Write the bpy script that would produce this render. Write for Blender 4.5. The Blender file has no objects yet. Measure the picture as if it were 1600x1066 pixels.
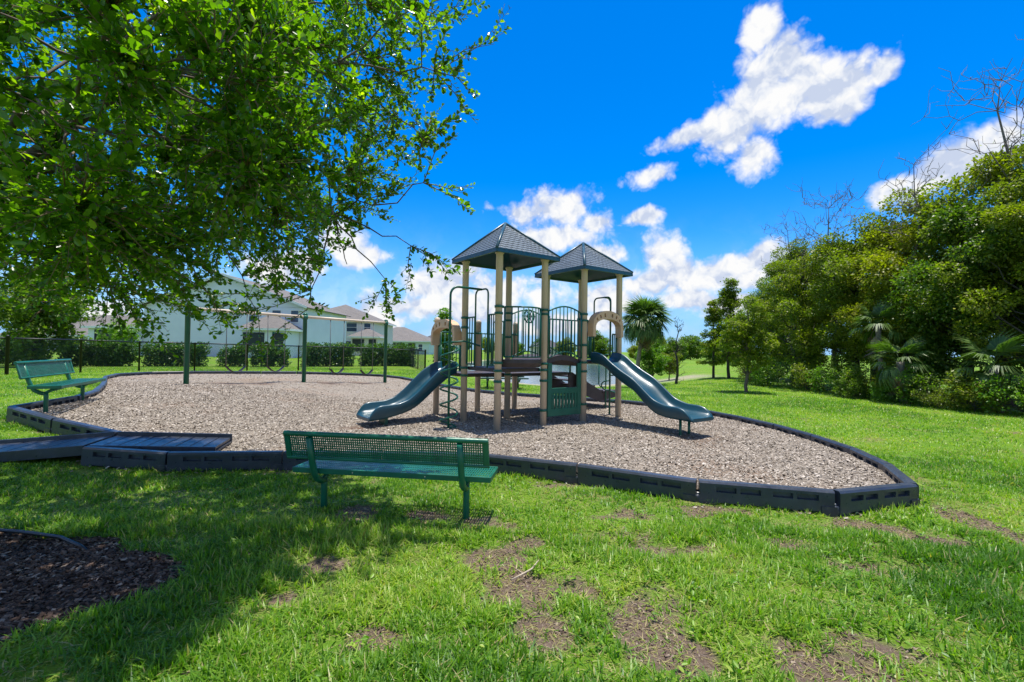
import bpy, math, random
import numpy as np
from mathutils import Vector, Matrix, Euler
from mathutils.geometry import delaunay_2d_cdt

RAD = math.radians
sc = bpy.context.scene
COL = sc.collection
rng = np.random.default_rng(7)

# ------------------------------------------------------------------ camera
cam_d = bpy.data.cameras.new("camera")
cam = bpy.data.objects.new("camera", cam_d)
COL.objects.link(cam)
cam.matrix_world = (Matrix.Translation((0, 0, 1.55)) @ Matrix.Rotation(RAD(91.07), 4, 'X')
                    @ Matrix.Rotation(RAD(0.85), 4, 'Z'))
cam_d.sensor_width = 36.0
cam_d.lens = 740.0 / 1600.0 * 36.0
cam_d.clip_start = 0.05
cam_d.clip_end = 3000
sc.camera = cam

# ------------------------------------------------------------------ exposure and sampling
sc.view_settings.view_transform = 'Standard'
sc.view_settings.look = 'None'
sc.view_settings.exposure = 1.45
sc.view_settings.gamma = 1.0
sc.view_settings.use_curve_mapping = False
sc.render.engine = 'CYCLES'
sc.cycles.use_denoising = True
try:
    sc.cycles.denoiser = 'OPENIMAGEDENOISE'
    sc.cycles.denoising_prefilter = 'ACCURATE'
except Exception:
    pass
sc.cycles.max_bounces = 7
sc.cycles.diffuse_bounces = 3
sc.cycles.glossy_bounces = 3
sc.cycles.transmission_bounces = 4
sc.cycles.transparent_max_bounces = 6
sc.cycles.sample_clamp_indirect = 6.0

# ------------------------------------------------------------------ sun and sky
SUN_EL, SUN_AZ = RAD(83), RAD(35)          # azimuth from +Y, positive to the right
sun_dir = Vector((math.sin(SUN_AZ) * math.cos(SUN_EL), math.cos(SUN_AZ) * math.cos(SUN_EL), math.sin(SUN_EL)))
sun_d = bpy.data.lights.new("sun", 'SUN')
sun_d.energy = 2.4
sun_d.angle = RAD(0.53)
sun_d.color = (1.0, 0.95, 0.86)
sun = bpy.data.objects.new("sun", sun_d)
sun.rotation_euler = sun_dir.to_track_quat('Z', 'Y').to_euler()
sun.location = (0, 0, 40)
COL.objects.link(sun)


class NT:
    """small helper round a node tree"""
    def __init__(self, tree):
        self.t = tree
        tree.nodes.clear()

    def n(self, kind, **kw):
        nd = self.t.nodes.new(kind)
        for k, v in kw.items():
            setattr(nd, k, v)
        return nd

    def l(self, a, b):
        self.t.links.new(a, b)

    def put(self, sock, v):
        if isinstance(v, bpy.types.NodeSocket):
            self.l(v, sock)
        else:
            sock.default_value = v

    def math(self, op, a, b=0.0, c=None, clamp=False):
        nd = self.n('ShaderNodeMath', operation=op, use_clamp=clamp)
        self.put(nd.inputs[0], a)
        self.put(nd.inputs[1], b)
        if c is not None:
            self.put(nd.inputs[2], c)
        return nd.outputs[0]

    def sstep(self, v, a, b, lo=0.0, hi=1.0):
        nd = self.n('ShaderNodeMapRange', interpolation_type='SMOOTHSTEP')
        self.put(nd.inputs['Value'], v)
        for k, x in zip(('From Min', 'From Max', 'To Min', 'To Max'), (a, b, lo, hi)):
            nd.inputs[k].default_value = x
        return nd.outputs['Result']

    def noise(self, vec, scale, detail=4.0, rough=0.55, dist=0.0):
        nd = self.n('ShaderNodeTexNoise')
        if vec is not None:
            self.l(vec, nd.inputs['Vector'])
        nd.inputs['Scale'].default_value = scale
        nd.inputs['Detail'].default_value = detail
        nd.inputs['Roughness'].default_value = rough
        nd.inputs['Distortion'].default_value = dist
        return nd.outputs['Fac']

    def mix(self, fac, a, b, blend='MIX'):
        nd = self.n('ShaderNodeMix', data_type='RGBA', blend_type=blend)
        self.put(nd.inputs[0], fac)
        self.put(nd.inputs[6], a if isinstance(a, bpy.types.NodeSocket) else (*a, 1.0)[:4])
        self.put(nd.inputs[7], b if isinstance(b, bpy.types.NodeSocket) else (*b, 1.0)[:4])
        return nd.outputs[2]

    def ramp(self, fac, stops):
        nd = self.n('ShaderNodeValToRGB')
        el = nd.color_ramp.elements
        while len(el) < len(stops):
            el.new(0.5)
        for e, (p, c) in zip(el, stops):
            e.position = p
            e.color = (*c, 1.0)
        self.put(nd.inputs[0], fac)
        return nd.outputs[0]


world = bpy.data.worlds.new("World")
sc.world = world
world.use_nodes = True
w = NT(world.node_tree)
w_out = w.n('ShaderNodeOutputWorld')
bg = w.n('ShaderNodeBackground')
bg.inputs['Strength'].default_value = 0.085
w.l(bg.outputs[0], w_out.inputs[0])
sky = w.n('ShaderNodeTexSky', sky_type='NISHITA')
sky.sun_disc = False
sky.sun_elevation = SUN_EL
sky.sun_rotation = SUN_AZ
sky.altitude = 10
sky.air_density = 1.0
sky.dust_density = 0.4
sky.ozone_density = 3.0
hsv = w.n('ShaderNodeHueSaturation')
hsv.inputs['Saturation'].default_value = 1.55
hsv.inputs['Value'].default_value = 0.82
w.l(sky.outputs[0], hsv.inputs['Color'])
skycol = w.mix(1.0, hsv.outputs[0], (0.62, 0.90, 1.12), 'MULTIPLY')
tc = w.n('ShaderNodeTexCoord')

sep = w.n('ShaderNodeSeparateXYZ')
w.l(tc.outputs['Generated'], sep.inputs[0])
az = w.math('ARCTAN2', sep.outputs[0], sep.outputs[1])
el = w.math('ARCSINE', sep.outputs[2])
azel = w.n('ShaderNodeCombineXYZ')
w.l(az, azel.inputs[0])
w.l(el, azel.inputs[1])
skycol = w.mix(w.sstep(w.math('ABSOLUTE', el), RAD(14), RAD(0), 0.0, 0.85), skycol, (1.15, 2.55, 4.6))   # pale blue towards the horizon
# cumulus clouds: azimuth, elevation, half width, half height, tilt in degrees
CLOUDS = [(29.6, 28.6, 3.6, 3.0, -20), (25.0, 22.5, 3.5, 2.0, 25), (33.0, 7.5, 3.2, 1.4, 0), (-11.0, 5.0, 2.6, 1.6, 0), (29.6, 25.2, 6.2, 4.2, 30), (28.0, 25.9, 6.0, 5.1, 50), (34.0, 24.6, 5.3, 2.8, 22), (27.4, 21.0, 3.3, 2.5, 0), (27.6, 31.6, 2.4, 2.7, -30), (19.9, 23.3, 4.7, 1.5, 10),
          (16.4, 19.7, 3.5, 1.5, 10), (23.9, 23.7, 4.4, 3.0, 20), (38.1, 25.6, 1.9, 1.5, 40), (5.2, 16.8, 5.5, 3.1, 0), (9.8, 14.9, 2.5, 1.9, 0),
          (0.5, 16.1, 3.5, 2.1, -20), (15.7, 15.6, 3.1, 1.2, 5), (5.2, 13.5, 7.6, 1.9, 0), (17.9, 11.0, 3.6, 3.1, 0), (22.7, 9.0, 7.7, 2.8, 5),
          (28.1, 10.0, 3.2, 2.1, 0), (16.5, 8.1, 5.5, 2.2, 0), (42.6, 16.5, 4.7, 2.1, 16), (46.6, 17.8, 3.1, 2.9, 10), (38.6, 15.5, 2.3, 1.5, 20),
          (25.3, 5.0, 5.4, 1.8, 0), (20.4, 6.0, 4.0, 1.3, 0), (-8.6, 8.0, 7.3, 3.0, 10),
          (-13.7, 4.8, 4.5, 2.5, 0), (-15.9, 3.3, 5.9, 1.6, 0), (-0.1, 7.1, 7.7, 3.2, 0), (-4.7, 5.1, 9.3, 2.1, 0), (-20.3, 12.1, 3.8, 2.6, 0),
          (-18.2, 10.5, 3.6, 1.6, 0), (9.8, 11.2, 4.5, 2.1, 0), (11.4, 6.0, 5.1, 2.3, 0), (-41.4, 3.3, 5.7, 1.7, 0), (6.1, 3.3, 10.4, 1.7, 0),
          (-26.7, 8.4, 5.2, 2.7, 0)]
field = None
for (cx, cy, rx, ry, tilt) in CLOUDS:
    m = w.n('ShaderNodeMapping', vector_type='TEXTURE')
    w.l(azel.outputs[0], m.inputs['Vector'])
    m.inputs['Location'].default_value = (RAD(cx), RAD(cy), 0)
    m.inputs['Rotation'].default_value = (0, 0, RAD(tilt))
    m.inputs['Scale'].default_value = (RAD(rx), RAD(ry), 1)
    ln = w.n('ShaderNodeVectorMath', operation='LENGTH')
    w.l(m.outputs[0], ln.inputs[0])
    v = w.math('SUBTRACT', 1.0, ln.outputs['Value'])
    field = v if field is None else w.math('SMOOTH_MAX', field, v, 0.25)
# cumulus added over the unseen sky, cover raised to brighten the shade
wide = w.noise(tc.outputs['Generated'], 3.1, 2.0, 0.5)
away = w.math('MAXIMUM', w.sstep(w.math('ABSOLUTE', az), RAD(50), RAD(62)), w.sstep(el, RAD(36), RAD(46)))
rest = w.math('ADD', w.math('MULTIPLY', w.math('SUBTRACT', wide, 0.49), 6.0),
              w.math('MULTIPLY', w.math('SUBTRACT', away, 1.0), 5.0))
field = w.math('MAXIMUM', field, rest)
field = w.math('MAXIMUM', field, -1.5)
n1 = w.noise(tc.outputs['Generated'], 10.0, 10.0, 0.58, 0.2)


def puffs(vec):
    """cauliflower lumps"""
    v_ = w.n('ShaderNodeTexVoronoi', feature='F1')
    w.l(vec, v_.inputs['Vector'])
    v_.inputs['Scale'].default_value = 13.0
    v_.inputs['Detail'].default_value = 3.0
    v_.inputs['Roughness'].default_value = 0.55
    v_.inputs['Lacunarity'].default_value = 2.2
    return w.math('SUBTRACT', 0.62, v_.outputs['Distance'])


warp = w.n('ShaderNodeTexNoise')
w.l(tc.outputs['Generated'], warp.inputs['Vector'])
warp.inputs['Scale'].default_value = 22.0
warp.inputs['Detail'].default_value = 6.0
wv = w.n('ShaderNodeVectorMath', operation='MULTIPLY_ADD')
w.l(warp.outputs['Color'], wv.inputs[0])
wv.inputs[1].default_value = (0.045, 0.045, 0.045)
w.l(tc.outputs['Generated'], wv.inputs[2])
up_v = w.n('ShaderNodeVectorMath', operation='ADD')
w.l(wv.outputs[0], up_v.inputs[0])
up_v.inputs[1].default_value = (0.0, 0.0, 0.022)
puff = puffs(wv.outputs[0])
puff_up = puffs(up_v.outputs[0])
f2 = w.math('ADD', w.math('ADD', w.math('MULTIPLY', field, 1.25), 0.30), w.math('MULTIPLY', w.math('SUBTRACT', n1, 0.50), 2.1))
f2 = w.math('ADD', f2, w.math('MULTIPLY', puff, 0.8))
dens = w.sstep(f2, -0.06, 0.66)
# thin veils low above the horizon
veil = w.math('MULTIPLY', w.sstep(w.math('ABSOLUTE', el), RAD(17), RAD(2)), w.sstep(n1, 0.40, 0.66, 0.03, 0.30))
dens = w.math('MAXIMUM', dens, veil)
shade_n = w.noise(tc.outputs['Generated'], 9.0, 6.0, 0.6, 0.3)
lit = w.math('ADD', w.math('MULTIPLY', w.math('SUBTRACT', puff, puff_up), 1.1), w.math('MULTIPLY', shade_n, 1.0))
cloud = w.ramp(lit, [(0.22, (.60, .68, .86)), (0.50, (.84, .88, .96)), (0.80, (1.0, 1.0, 1.0))])
cloud = w.mix(1.0, cloud, (4.25, 4.25, 4.25), 'MULTIPLY')
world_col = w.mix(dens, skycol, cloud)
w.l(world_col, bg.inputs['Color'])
world.cycles.sampling_method = 'MANUAL'
world.cycles.sample_map_resolution = 512

# ------------------------------------------------------------------ mesh helpers
def tag(o, label=None, cat=None, group=None, kind=None):
    if label: o['label'] = label
    if cat: o['category'] = cat
    if group: o['group'] = group
    if kind: o['kind'] = kind
    return o


def empty(name, loc=(0, 0, 0), rz=0.0, parent=None):
    o = bpy.data.objects.new(name, None)
    o.location = loc
    o.rotation_euler = (0, 0, rz)
    o.empty_display_size = 0.2
    o.parent = parent
    COL.objects.link(o)
    return o


def link(name, me, mat=None, parent=None, loc=None, rot=None, scale=None):
    o = bpy.data.objects.new(name, me)
    COL.objects.link(o)
    o.parent = parent
    if mat is not None and len(me.materials) == 0:
        me.materials.append(mat)
    if loc is not None: o.location = loc
    if rot is not None: o.rotation_euler = rot
    if scale is not None: o.scale = scale
    return o


def np_mesh(name, verts, faces_flat, sizes, attrs=None, smooth=False):
    """fast mesh from numpy: verts (n,3), flat loop indices, loop count of every face"""
    me = bpy.data.meshes.new(name)
    verts = np.asarray(verts, np.float32)
    faces_flat = np.asarray(faces_flat, np.int32)
    sizes = np.asarray(sizes, np.int32)
    me.vertices.add(len(verts))
    me.vertices.foreach_set('co', verts.ravel())
    me.loops.add(len(faces_flat))
    me.loops.foreach_set('vertex_index', faces_flat)
    me.polygons.add(len(sizes))
    starts = np.concatenate(([0], np.cumsum(sizes)[:-1])).astype(np.int32)
    me.polygons.foreach_set('loop_start', starts)
    try:
        me.polygons.foreach_set('loop_total', sizes)
    except Exception:
        pass
    if smooth:
        me.polygons.foreach_set('use_smooth', np.ones(len(sizes), bool))
    for k, v in (attrs or {}).items():
        a = me.attributes.new(k, 'FLOAT', 'POINT')
        a.data.foreach_set('value', np.asarray(v, np.float32))
    me.update(calc_edges=True)
    return me


def stamp(template_v, template_f, M, T, attr=None, name='m', smooth=False):
    """copies of one small template: M (n,3,3) matrices, T (n,3) positions -> one mesh"""
    tv = np.asarray(template_v, np.float32)
    n, k = len(T), len(tv)
    V = np.einsum('nij,kj->nki', M, tv) + np.asarray(T)[:, None, :]
    flat = np.concatenate([np.asarray(f) for f in template_f])
    sz = np.array([len(f) for f in template_f])
    F = (flat[None, :] + (np.arange(n) * k)[:, None]).ravel()
    S = np.tile(sz, n)
    at = None
    if attr is not None:
        at = {a: np.repeat(v, k) for a, v in attr.items()}
    return np_mesh(name, V.reshape(-1, 3), F, S, at, smooth)


class MB:
    """collects simple solids and links them as one mesh object"""
    def __init__(self):
        self.v, self.f, self.sm = [], [], []

    def add(self, verts, faces, smooth=False):
        b = len(self.v)
        self.v += [tuple(p) for p in verts]
        self.f += [tuple(i + b for i in f) for f in faces]
        self.sm += [smooth] * len(faces)
        return self

    def box(self, c, s, rot=None):
        hx, hy, hz = s[0] / 2, s[1] / 2, s[2] / 2
        p = [Vector((x, y, z)) for z in (-hz, hz) for y in (-hy, hy) for x in (-hx, hx)]
        if rot is not None: p = [rot @ q for q in p]
        c = Vector(c)
        return self.add([q + c for q in p], [(0, 2, 3, 1), (4, 5, 7, 6), (0, 1, 5, 4), (2, 6, 7, 3), (0, 4, 6, 2), (1, 3, 7, 5)])

    def beam(self, a, b, w_, h_, up=(0, 0, 1)):
        a, b = Vector(a), Vector(b)
        d = b - a
        x = d.normalized()
        y = Vector(up).cross(x)
        if y.length < 1e-5: y = Vector((1, 0, 0)).cross(x)
        y.normalize()
        z = x.cross(y)
        R = Matrix((x, y, z)).transposed()
        return self.box((a + b) / 2, (d.length, w_, h_), R)

    def tube(self, pts, r, n=10, caps=True, closed=False):
        pts = [Vector(p) for p in pts]
        rs = r if isinstance(r, (list, tuple)) else [r] * len(pts)
        m = len(pts)
        vs, fs = [], []
        prev = None
        for i, p in enumerate(pts):
            if closed:
                t = pts[(i + 1) % m] - pts[i - 1]
            else:
                t = (pts[min(i + 1, m - 1)] - pts[max(i - 1, 0)])
            t.normalize()
            if prev is None:
                a = Vector((0, 0, 1)) if abs(t.z) < 0.9 else Vector((1, 0, 0))
                nx = t.cross(a).normalized()
            else:
                nx = (prev - t * prev.dot(t))
                nx = nx.normalized() if nx.length > 1e-6 else t.orthogonal().normalized()
            prev = nx
            ny = t.cross(nx)
            for k in range(n):
                an = 2 * math.pi * k / n
                vs.append(p + (nx * math.cos(an) + ny * math.sin(an)) * rs[i])
        seg = m if closed else m - 1
        for i in range(seg):
            for k in range(n):
                a, b = i * n + k, i * n + (k + 1) % n
                c, d = ((i + 1) % m) * n + (k + 1) % n, ((i + 1) % m) * n + k
                fs.append((a, b, c, d))
        self.add(vs, fs, True)
        if caps and not closed:
            b = len(self.v) - m * n
            self.f.append(tuple(b + k for k in reversed(range(n)))); self.sm.append(False)
            self.f.append(tuple(b + (m - 1) * n + k for k in range(n))); self.sm.append(False)
        return self

    def lathe(self, prof, c=(0, 0, 0), n=16):
        """profile of (radius, z) turned round the z axis"""
        vs, fs = [], []
        for (r, z) in prof:
            for k in range(n):
                a = 2 * math.pi * k / n
                vs.append((c[0] + r * math.cos(a), c[1] + r * math.sin(a), c[2] + z))
        for i in range(len(prof) - 1):
            for k in range(n):
                fs.append((i * n + k, i * n + (k + 1) % n, (i + 1) * n + (k + 1) % n, (i + 1) * n + k))
        fs.append(tuple(reversed(range(n))))
        fs.append(tuple((len(prof) - 1) * n + k for k in range(n)))
        b = len(fs)
        self.add(vs, fs, True)
        self.sm[-1] = self.sm[-2] = False
        return self

    def prism(self, poly, z0, z1):
        n = len(poly)
        vs = [(p[0], p[1], z0) for p in poly] + [(p[0], p[1], z1) for p in poly]
        fs = [tuple(reversed(range(n))), tuple(range(n, 2 * n))]
        fs += [(i, (i + 1) % n, n + (i + 1) % n, n + i) for i in range(n)]
        return self.add(vs, fs)

    def slab(self, poly3, off):
        """flat polygon of 3-d points thickened by a vector"""
        n = len(poly3)
        off = Vector(off)
        vs = [Vector(p) for p in poly3] + [Vector(p) + off for p in poly3]
        fs = [tuple(reversed(range(n))), tuple(range(n, 2 * n))]
        fs += [(i, (i + 1) % n, n + (i + 1) % n, n + i) for i in range(n)]
        return self.add(vs, fs)

    def mesh(self, name):
        me = bpy.data.meshes.new(name)
        me.from_pydata([tuple(p) for p in self.v], [], self.f)
        me.polygons.foreach_set('use_smooth', self.sm)
        me.update()
        return me

    def build(self, name, mat, parent=None, bevel=0.0, **kw):
        o = link(name, self.mesh(name), mat, parent, **kw)
        if bevel:
            m = o.modifiers.new('bevel', 'BEVEL')
            m.width = bevel
            m.segments = 2
            m.limit_method = 'ANGLE'
            m.harden_normals = False
        return o


def sm01(t):
    t = np.clip(t, 0, 1)
    return t * t * (3 - 2 * t)


_perm = np.random.default_rng(3).random((256, 256)).astype(np.float32)


def vnoise(x, y, seed=0):
    """smooth value noise in 0..1"""
    x = np.asarray(x, float) + seed * 17.31
    y = np.asarray(y, float) + seed * 9.77
    xi, yi = np.floor(x).astype(int), np.floor(y).astype(int)
    fx, fy = sm01(x - xi), sm01(y - yi)
    g = lambda a, b: _perm[a % 256, b % 256]
    return (g(xi, yi) * (1 - fx) + g(xi + 1, yi) * fx) * (1 - fy) + (g(xi, yi + 1) * (1 - fx) + g(xi + 1, yi + 1) * fx) * fy


def fbm(x, y, seed=0, oct_=4):
    s, a, t = 0, 1.0, 0
    for i in range(oct_):
        s = s + a * vnoise(np.asarray(x) * 2 ** i, np.asarray(y) * 2 ** i, seed + i)
        t += a
        a *= 0.5
    return s / t


# ------------------------------------------------------------------ materials
MATS = {}


def mat_new(name):
    m = bpy.data.materials.new(name)
    m.use_nodes = True
    t = NT(m.node_tree)
    out = t.n('ShaderNodeOutputMaterial')
    p = t.n('ShaderNodeBsdfPrincipled')
    t.l(p.outputs[0], out.inputs[0])
    MATS[name] = m
    return m, t, p, out


def bump(t, p, h, strength, dist=0.01):
    b = t.n('ShaderNodeBump')
    b.inputs['Strength'].default_value = strength
    b.inputs['Distance'].default_value = dist
    t.l(h, b.inputs['Height'])
    t.l(b.outputs[0], p.inputs['Normal'])


def simple(name, col, rough=0.5, var=0.12, scale=6.0, metal=0.0, bumpv=0.0, bscale=60.0, spec=0.5, dirt=None, coat=0.0):
    """painted or moulded surface with slight fading, grime and grain"""
    m, t, p, out = mat_new(name)
    c = t.n('ShaderNodeTexCoord')
    n = t.noise(c.outputs['Object'], scale, 5.0, 0.6)
    lo = tuple(x * (1 - var) for x in col)
    hi = tuple(min(1, x * (1 + var)) for x in col)
    base = t.ramp(n, [(0.3, lo), (0.7, hi)])
    if dirt is not None:
        dn = t.noise(c.outputs['Object'], scale * 2.7, 8.0, 0.7)
        base = t.mix(t.sstep(dn, 0.52, 0.72, 0.0, 0.55), base, dirt)
    t.l(base, p.inputs['Base Color'])
    r = t.noise(c.outputs['Object'], scale * 3, 4.0, 0.6)
    t.l(t.sstep(r, 0.2, 0.8, max(0.05, rough - 0.12), min(1, rough + 0.12)), p.inputs['Roughness'])
    p.inputs['Metallic'].default_value = metal
    p.inputs['Specular IOR Level'].default_value = spec
    p.inputs['Coat Weight'].default_value = coat
    if bumpv:
        bump(t, p, t.noise(c.outputs['Object'], bscale, 6.0, 0.65), bumpv, 0.006)
    return m


def leafy(name, stops, trans=0.35, rough=0.45, spec=0.4, clump=0.0, clump_scale=0.7, tcol=(0.55, 0.75, 0.12)):
    """thin leaf: reflects and lets light through; colour from the per-leaf value rnd"""
    m, t, p, out = mat_new(name)
    a = t.n('ShaderNodeAttribute', attribute_name='rnd')
    base = t.ramp(a.outputs['Fac'], stops)
    if clump:
        g = t.n('ShaderNodeNewGeometry')
        n = t.noise(g.outputs['Position'], clump_scale, 3.0, 0.5)
        base = t.mix(t.sstep(n, 0.35, 0.7, 0.0, clump), base, t.mix(1.0, base, (1.5, 1.25, 0.55), 'MULTIPLY'))
    t.l(base, p.inputs['Base Color'])
    p.inputs['Roughness'].default_value = rough
    p.inputs['Specular IOR Level'].default_value = spec
    tr = t.n('ShaderNodeBsdfTranslucent')
    t.l(t.mix(1.0, t.mix(1.0, base, (2.6, 2.6, 2.6), 'MULTIPLY'), tcol, 'MULTIPLY'), tr.inputs['Color'])
    ms = t.n('ShaderNodeMixShader')
    ms.inputs[0].default_value = trans
    t.l(p.outputs[0], ms.inputs[1])
    t.l(tr.outputs[0], ms.inputs[2])
    t.l(ms.outputs[0], out.inputs[0])
    return m


M_POST = simple('tan_post_paint', (0.60, 0.49, 0.37), 0.42, 0.05, 2.0, dirt=(0.52, 0.42, 0.32))
M_GREEN = simple('green_powder_coat', (0.006, 0.105, 0.062), 0.38, 0.2, 4.0, bumpv=0.03, bscale=120)
M_BENCH = simple('bench_green_coating', (0.007, 0.125, 0.070), 0.36, 0.22, 5.0, bumpv=0.05, bscale=90, dirt=(0.03, 0.13, 0.085))
M_PANEL = simple('green_plastic_panel', (0.008, 0.115, 0.070), 0.45, 0.15, 5.0)
M_SLIDE = simple('teal_moulded_plastic', (0.004, 0.054, 0.080), 0.38, 0.14, 1.5, coat=0.1)
M_ROOFTRIM = simple('navy_roof_trim', (0.005, 0.060, 0.085), 0.4, 0.15, 3.0)
M_HOOD = simple('sand_plastic_hood', (0.66, 0.41, 0.23), 0.45, 0.1, 4.0)
M_DECK = simple('brown_coated_deck', (0.055, 0.040, 0.042), 0.55, 0.2, 6.0, bumpv=0.2, bscale=80)
M_TIMBER = simple('black_recycled_plastic', (0.030, 0.038, 0.055), 0.36, 0.25, 4.0, bumpv=0.12, bscale=45, dirt=(0.085, 0.088, 0.095), spec=0.6)
M_CAP = simple('grey_steel_stake', (0.45, 0.45, 0.44), 0.4, 0.1, 5.0, metal=0.7)
M_BEAM = simple('cream_beam_paint', (0.66, 0.53, 0.38), 0.42, 0.07, 3.0)
M_CHAIN = simple('galvanised_chain', (0.16, 0.16, 0.15), 0.5, 0.2, 20.0, metal=0.6)
M_BELT = simple('black_rubber_belt', (0.02, 0.02, 0.02), 0.6, 0.2, 10.0)
M_FENCE = simple('black_vinyl_fence', (0.012, 0.013, 0.016), 0.45, 0.2, 5.0)
M_BARK = simple('grey_brown_bark', (0.13, 0.10, 0.075), 0.9, 0.35, 9.0, bumpv=0.8, bscale=26)
M_BARKD = simple('dark_bark', (0.065, 0.052, 0.042), 0.9, 0.35, 9.0, bumpv=0.8, bscale=26)
M_TWIG = simple('brown_twig', (0.17, 0.11, 0.06), 0.8, 0.3, 12.0)
M_DEAD = simple('bleached_dead_wood', (0.16, 0.13, 0.115), 0.9, 0.3, 9.0)
M_PALMBARK = simple('palm_trunk_bark', (0.22, 0.18, 0.14), 0.9, 0.3, 14.0, bumpv=0.9, bscale=18)
M_HOSE = simple('black_irrigation_pipe', (0.012, 0.013, 0.018), 0.35, 0.2, 8.0)
M_WHITE = simple('white_trim_paint', (0.74, 0.75, 0.74), 0.5, 0.05, 2.0)
M_STUCCO_T = simple('pale_teal_stucco', (0.66, 0.70, 0.76), 0.85, 0.05, 0.6, bumpv=0.15, bscale=30)
M_STUCCO_B = simple('beige_stucco', (0.66, 0.61, 0.58), 0.85, 0.05, 0.6, bumpv=0.15, bscale=30)
M_STUCCO_G = simple('seafoam_stucco', (0.54, 0.66, 0.67), 0.85, 0.05, 0.6, bumpv=0.15, bscale=30)
M_SCREEN = simple('dark_porch_screen', (0.018, 0.024, 0.026), 0.5, 0.2, 2.0)
M_PICNIC = simple('dark_green_table_coating', (0.010, 0.055, 0.038), 0.45, 0.2, 5.0)
M_STICK = simple('dry_stick', (0.42, 0.34, 0.25), 0.8, 0.2, 20.0)


def roof_mat(name, c1, c2, sx, sy):
    m, t, p, out = mat_new(name)
    c = t.n('ShaderNodeTexCoord')
    mp = t.n('ShaderNodeMapping')
    t.l(c.outputs['UV'], mp.inputs['Vector'])
    br = t.n('ShaderNodeTexBrick')
    br.inputs['Scale'].default_value = 1.0
    br.inputs['Mortar Size'].default_value = 0.012
    br.inputs['Brick Width'].default_value = sx
    br.inputs['Row Height'].default_value = sy
    br.inputs['Color1'].default_value = (*c1, 1)
    br.inputs['Color2'].default_value = (*c2, 1)
    br.inputs['Mortar'].default_value = (*[x * .35 for x in c1], 1)
    t.l(mp.outputs[0], br.inputs['Vector'])
    n = t.noise(c.outputs['Object'], 0.9, 5.0, 0.6)
    t.l(t.mix(t.sstep(n, 0.3, 0.7, 0.0, 0.35), br.outputs['Color'], tuple(x * 1.35 for x in c2)), p.inputs['Base Color'])
    p.inputs['Roughness'].default_value = 0.85
    bump(t, p, t.math('SUBTRACT', 1.0, br.outputs['Fac']), 0.8, 0.02)
    return m


M_SHINGLE = roof_mat('house_shingles', (0.19, 0.17, 0.155), (0.15, 0.135, 0.122), 0.45, 0.16)
M_SHINGLE_D = roof_mat('dark_house_shingles', (0.085, 0.085, 0.095), (0.07, 0.07, 0.08), 0.45, 0.16)
M_TOWERROOF = roof_mat('moulded_slate_roof', (0.135, 0.165, 0.185), (0.125, 0.153, 0.173), 0.12, 0.0825)
for nd in M_TOWERROOF.node_tree.nodes:
    if nd.type == 'BSDF_PRINCIPLED': nd.inputs['Roughness'].default_value = 0.45

m, t, p, out = mat_new('window_glass')
c = t.n('ShaderNodeTexCoord')
t.l(t.ramp(t.noise(c.outputs['Object'], 0.6, 2.0), [(0.3, (0.02, 0.03, 0.05)), (0.7, (0.06, 0.09, 0.14))]), p.inputs['Base Color'])
p.inputs['Roughness'].default_value = 0.06
M_GLASS = m

# ---- lawn soil under the blades
m, t, p, out = mat_new('lawn_soil')
g = t.n('ShaderNodeNewGeometry')
P_ = g.outputs['Position']
dirt = t.n('ShaderNodeAttribute', attribute_name='dirt').outputs['Fac']
bed = t.n('ShaderNodeAttribute', attribute_name='bed').outputs['Fac']
shore = t.n('ShaderNodeAttribute', attribute_name='shore').outputs['Fac']
fine = t.noise(P_, 55.0, 6.0, 0.7)
mid = t.noise(P_, 5.0, 5.0, 0.6)
big = t.noise(P_, 0.35, 4.0, 0.55)
green = t.ramp(fine, [(0.25, (0.050, 0.120, 0.008)), (0.5, (0.115, 0.235, 0.016)), (0.75, (0.22, 0.34, 0.045))])
green = t.mix(t.sstep(big, 0.42, 0.62, 0.0, 0.45), green, t.mix(1.0, green, (1.45, 1.12, 0.8), 'MULTIPLY'))
straw = t.ramp(fine, [(0.25, (0.13, 0.095, 0.05)), (0.75, (0.34, 0.27, 0.14))])
lawn = t.mix(t.sstep(t.noise(P_, 1.1, 6.0, 0.65), 0.50, 0.70, 0.0, 0.75), green, straw)
soil = t.ramp(fine, [(0.2, (0.075, 0.050, 0.037)), (0.5, (0.165, 0.118, 0.088)), (0.8, (0.30, 0.235, 0.18))])
edge = t.math('ADD', dirt, t.math('MULTIPLY', t.math('SUBTRACT', mid, 0.5), 0.9))
base = t.mix(t.sstep(edge, 0.30, 0.75), lawn, soil)
bedc = t.ramp(fine, [(0.25, (0.022, 0.014, 0.011)), (0.55, (0.065, 0.043, 0.033)), (0.8, (0.14, 0.10, 0.08))])
base = t.mix(t.sstep(t.math('ADD', bed, t.math('MULTIPLY', t.math('SUBTRACT', mid, 0.5), 0.4)), 0.4, 0.6), base, bedc)
sand = t.ramp(fine, [(0.2, (0.25, 0.21, 0.15)), (0.8, (0.46, 0.41, 0.32))])
base = t.mix(shore, base, sand)
t.l(base, p.inputs['Base Color'])
p.inputs['Roughness'].default_value = 0.95
p.inputs['Specular IOR Level'].default_value = 0.15
bump(t, p, t.math('ADD', fine, t.math('MULTIPLY', mid, 2.0)), 0.9, 0.03)
M_LAWN = m

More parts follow.
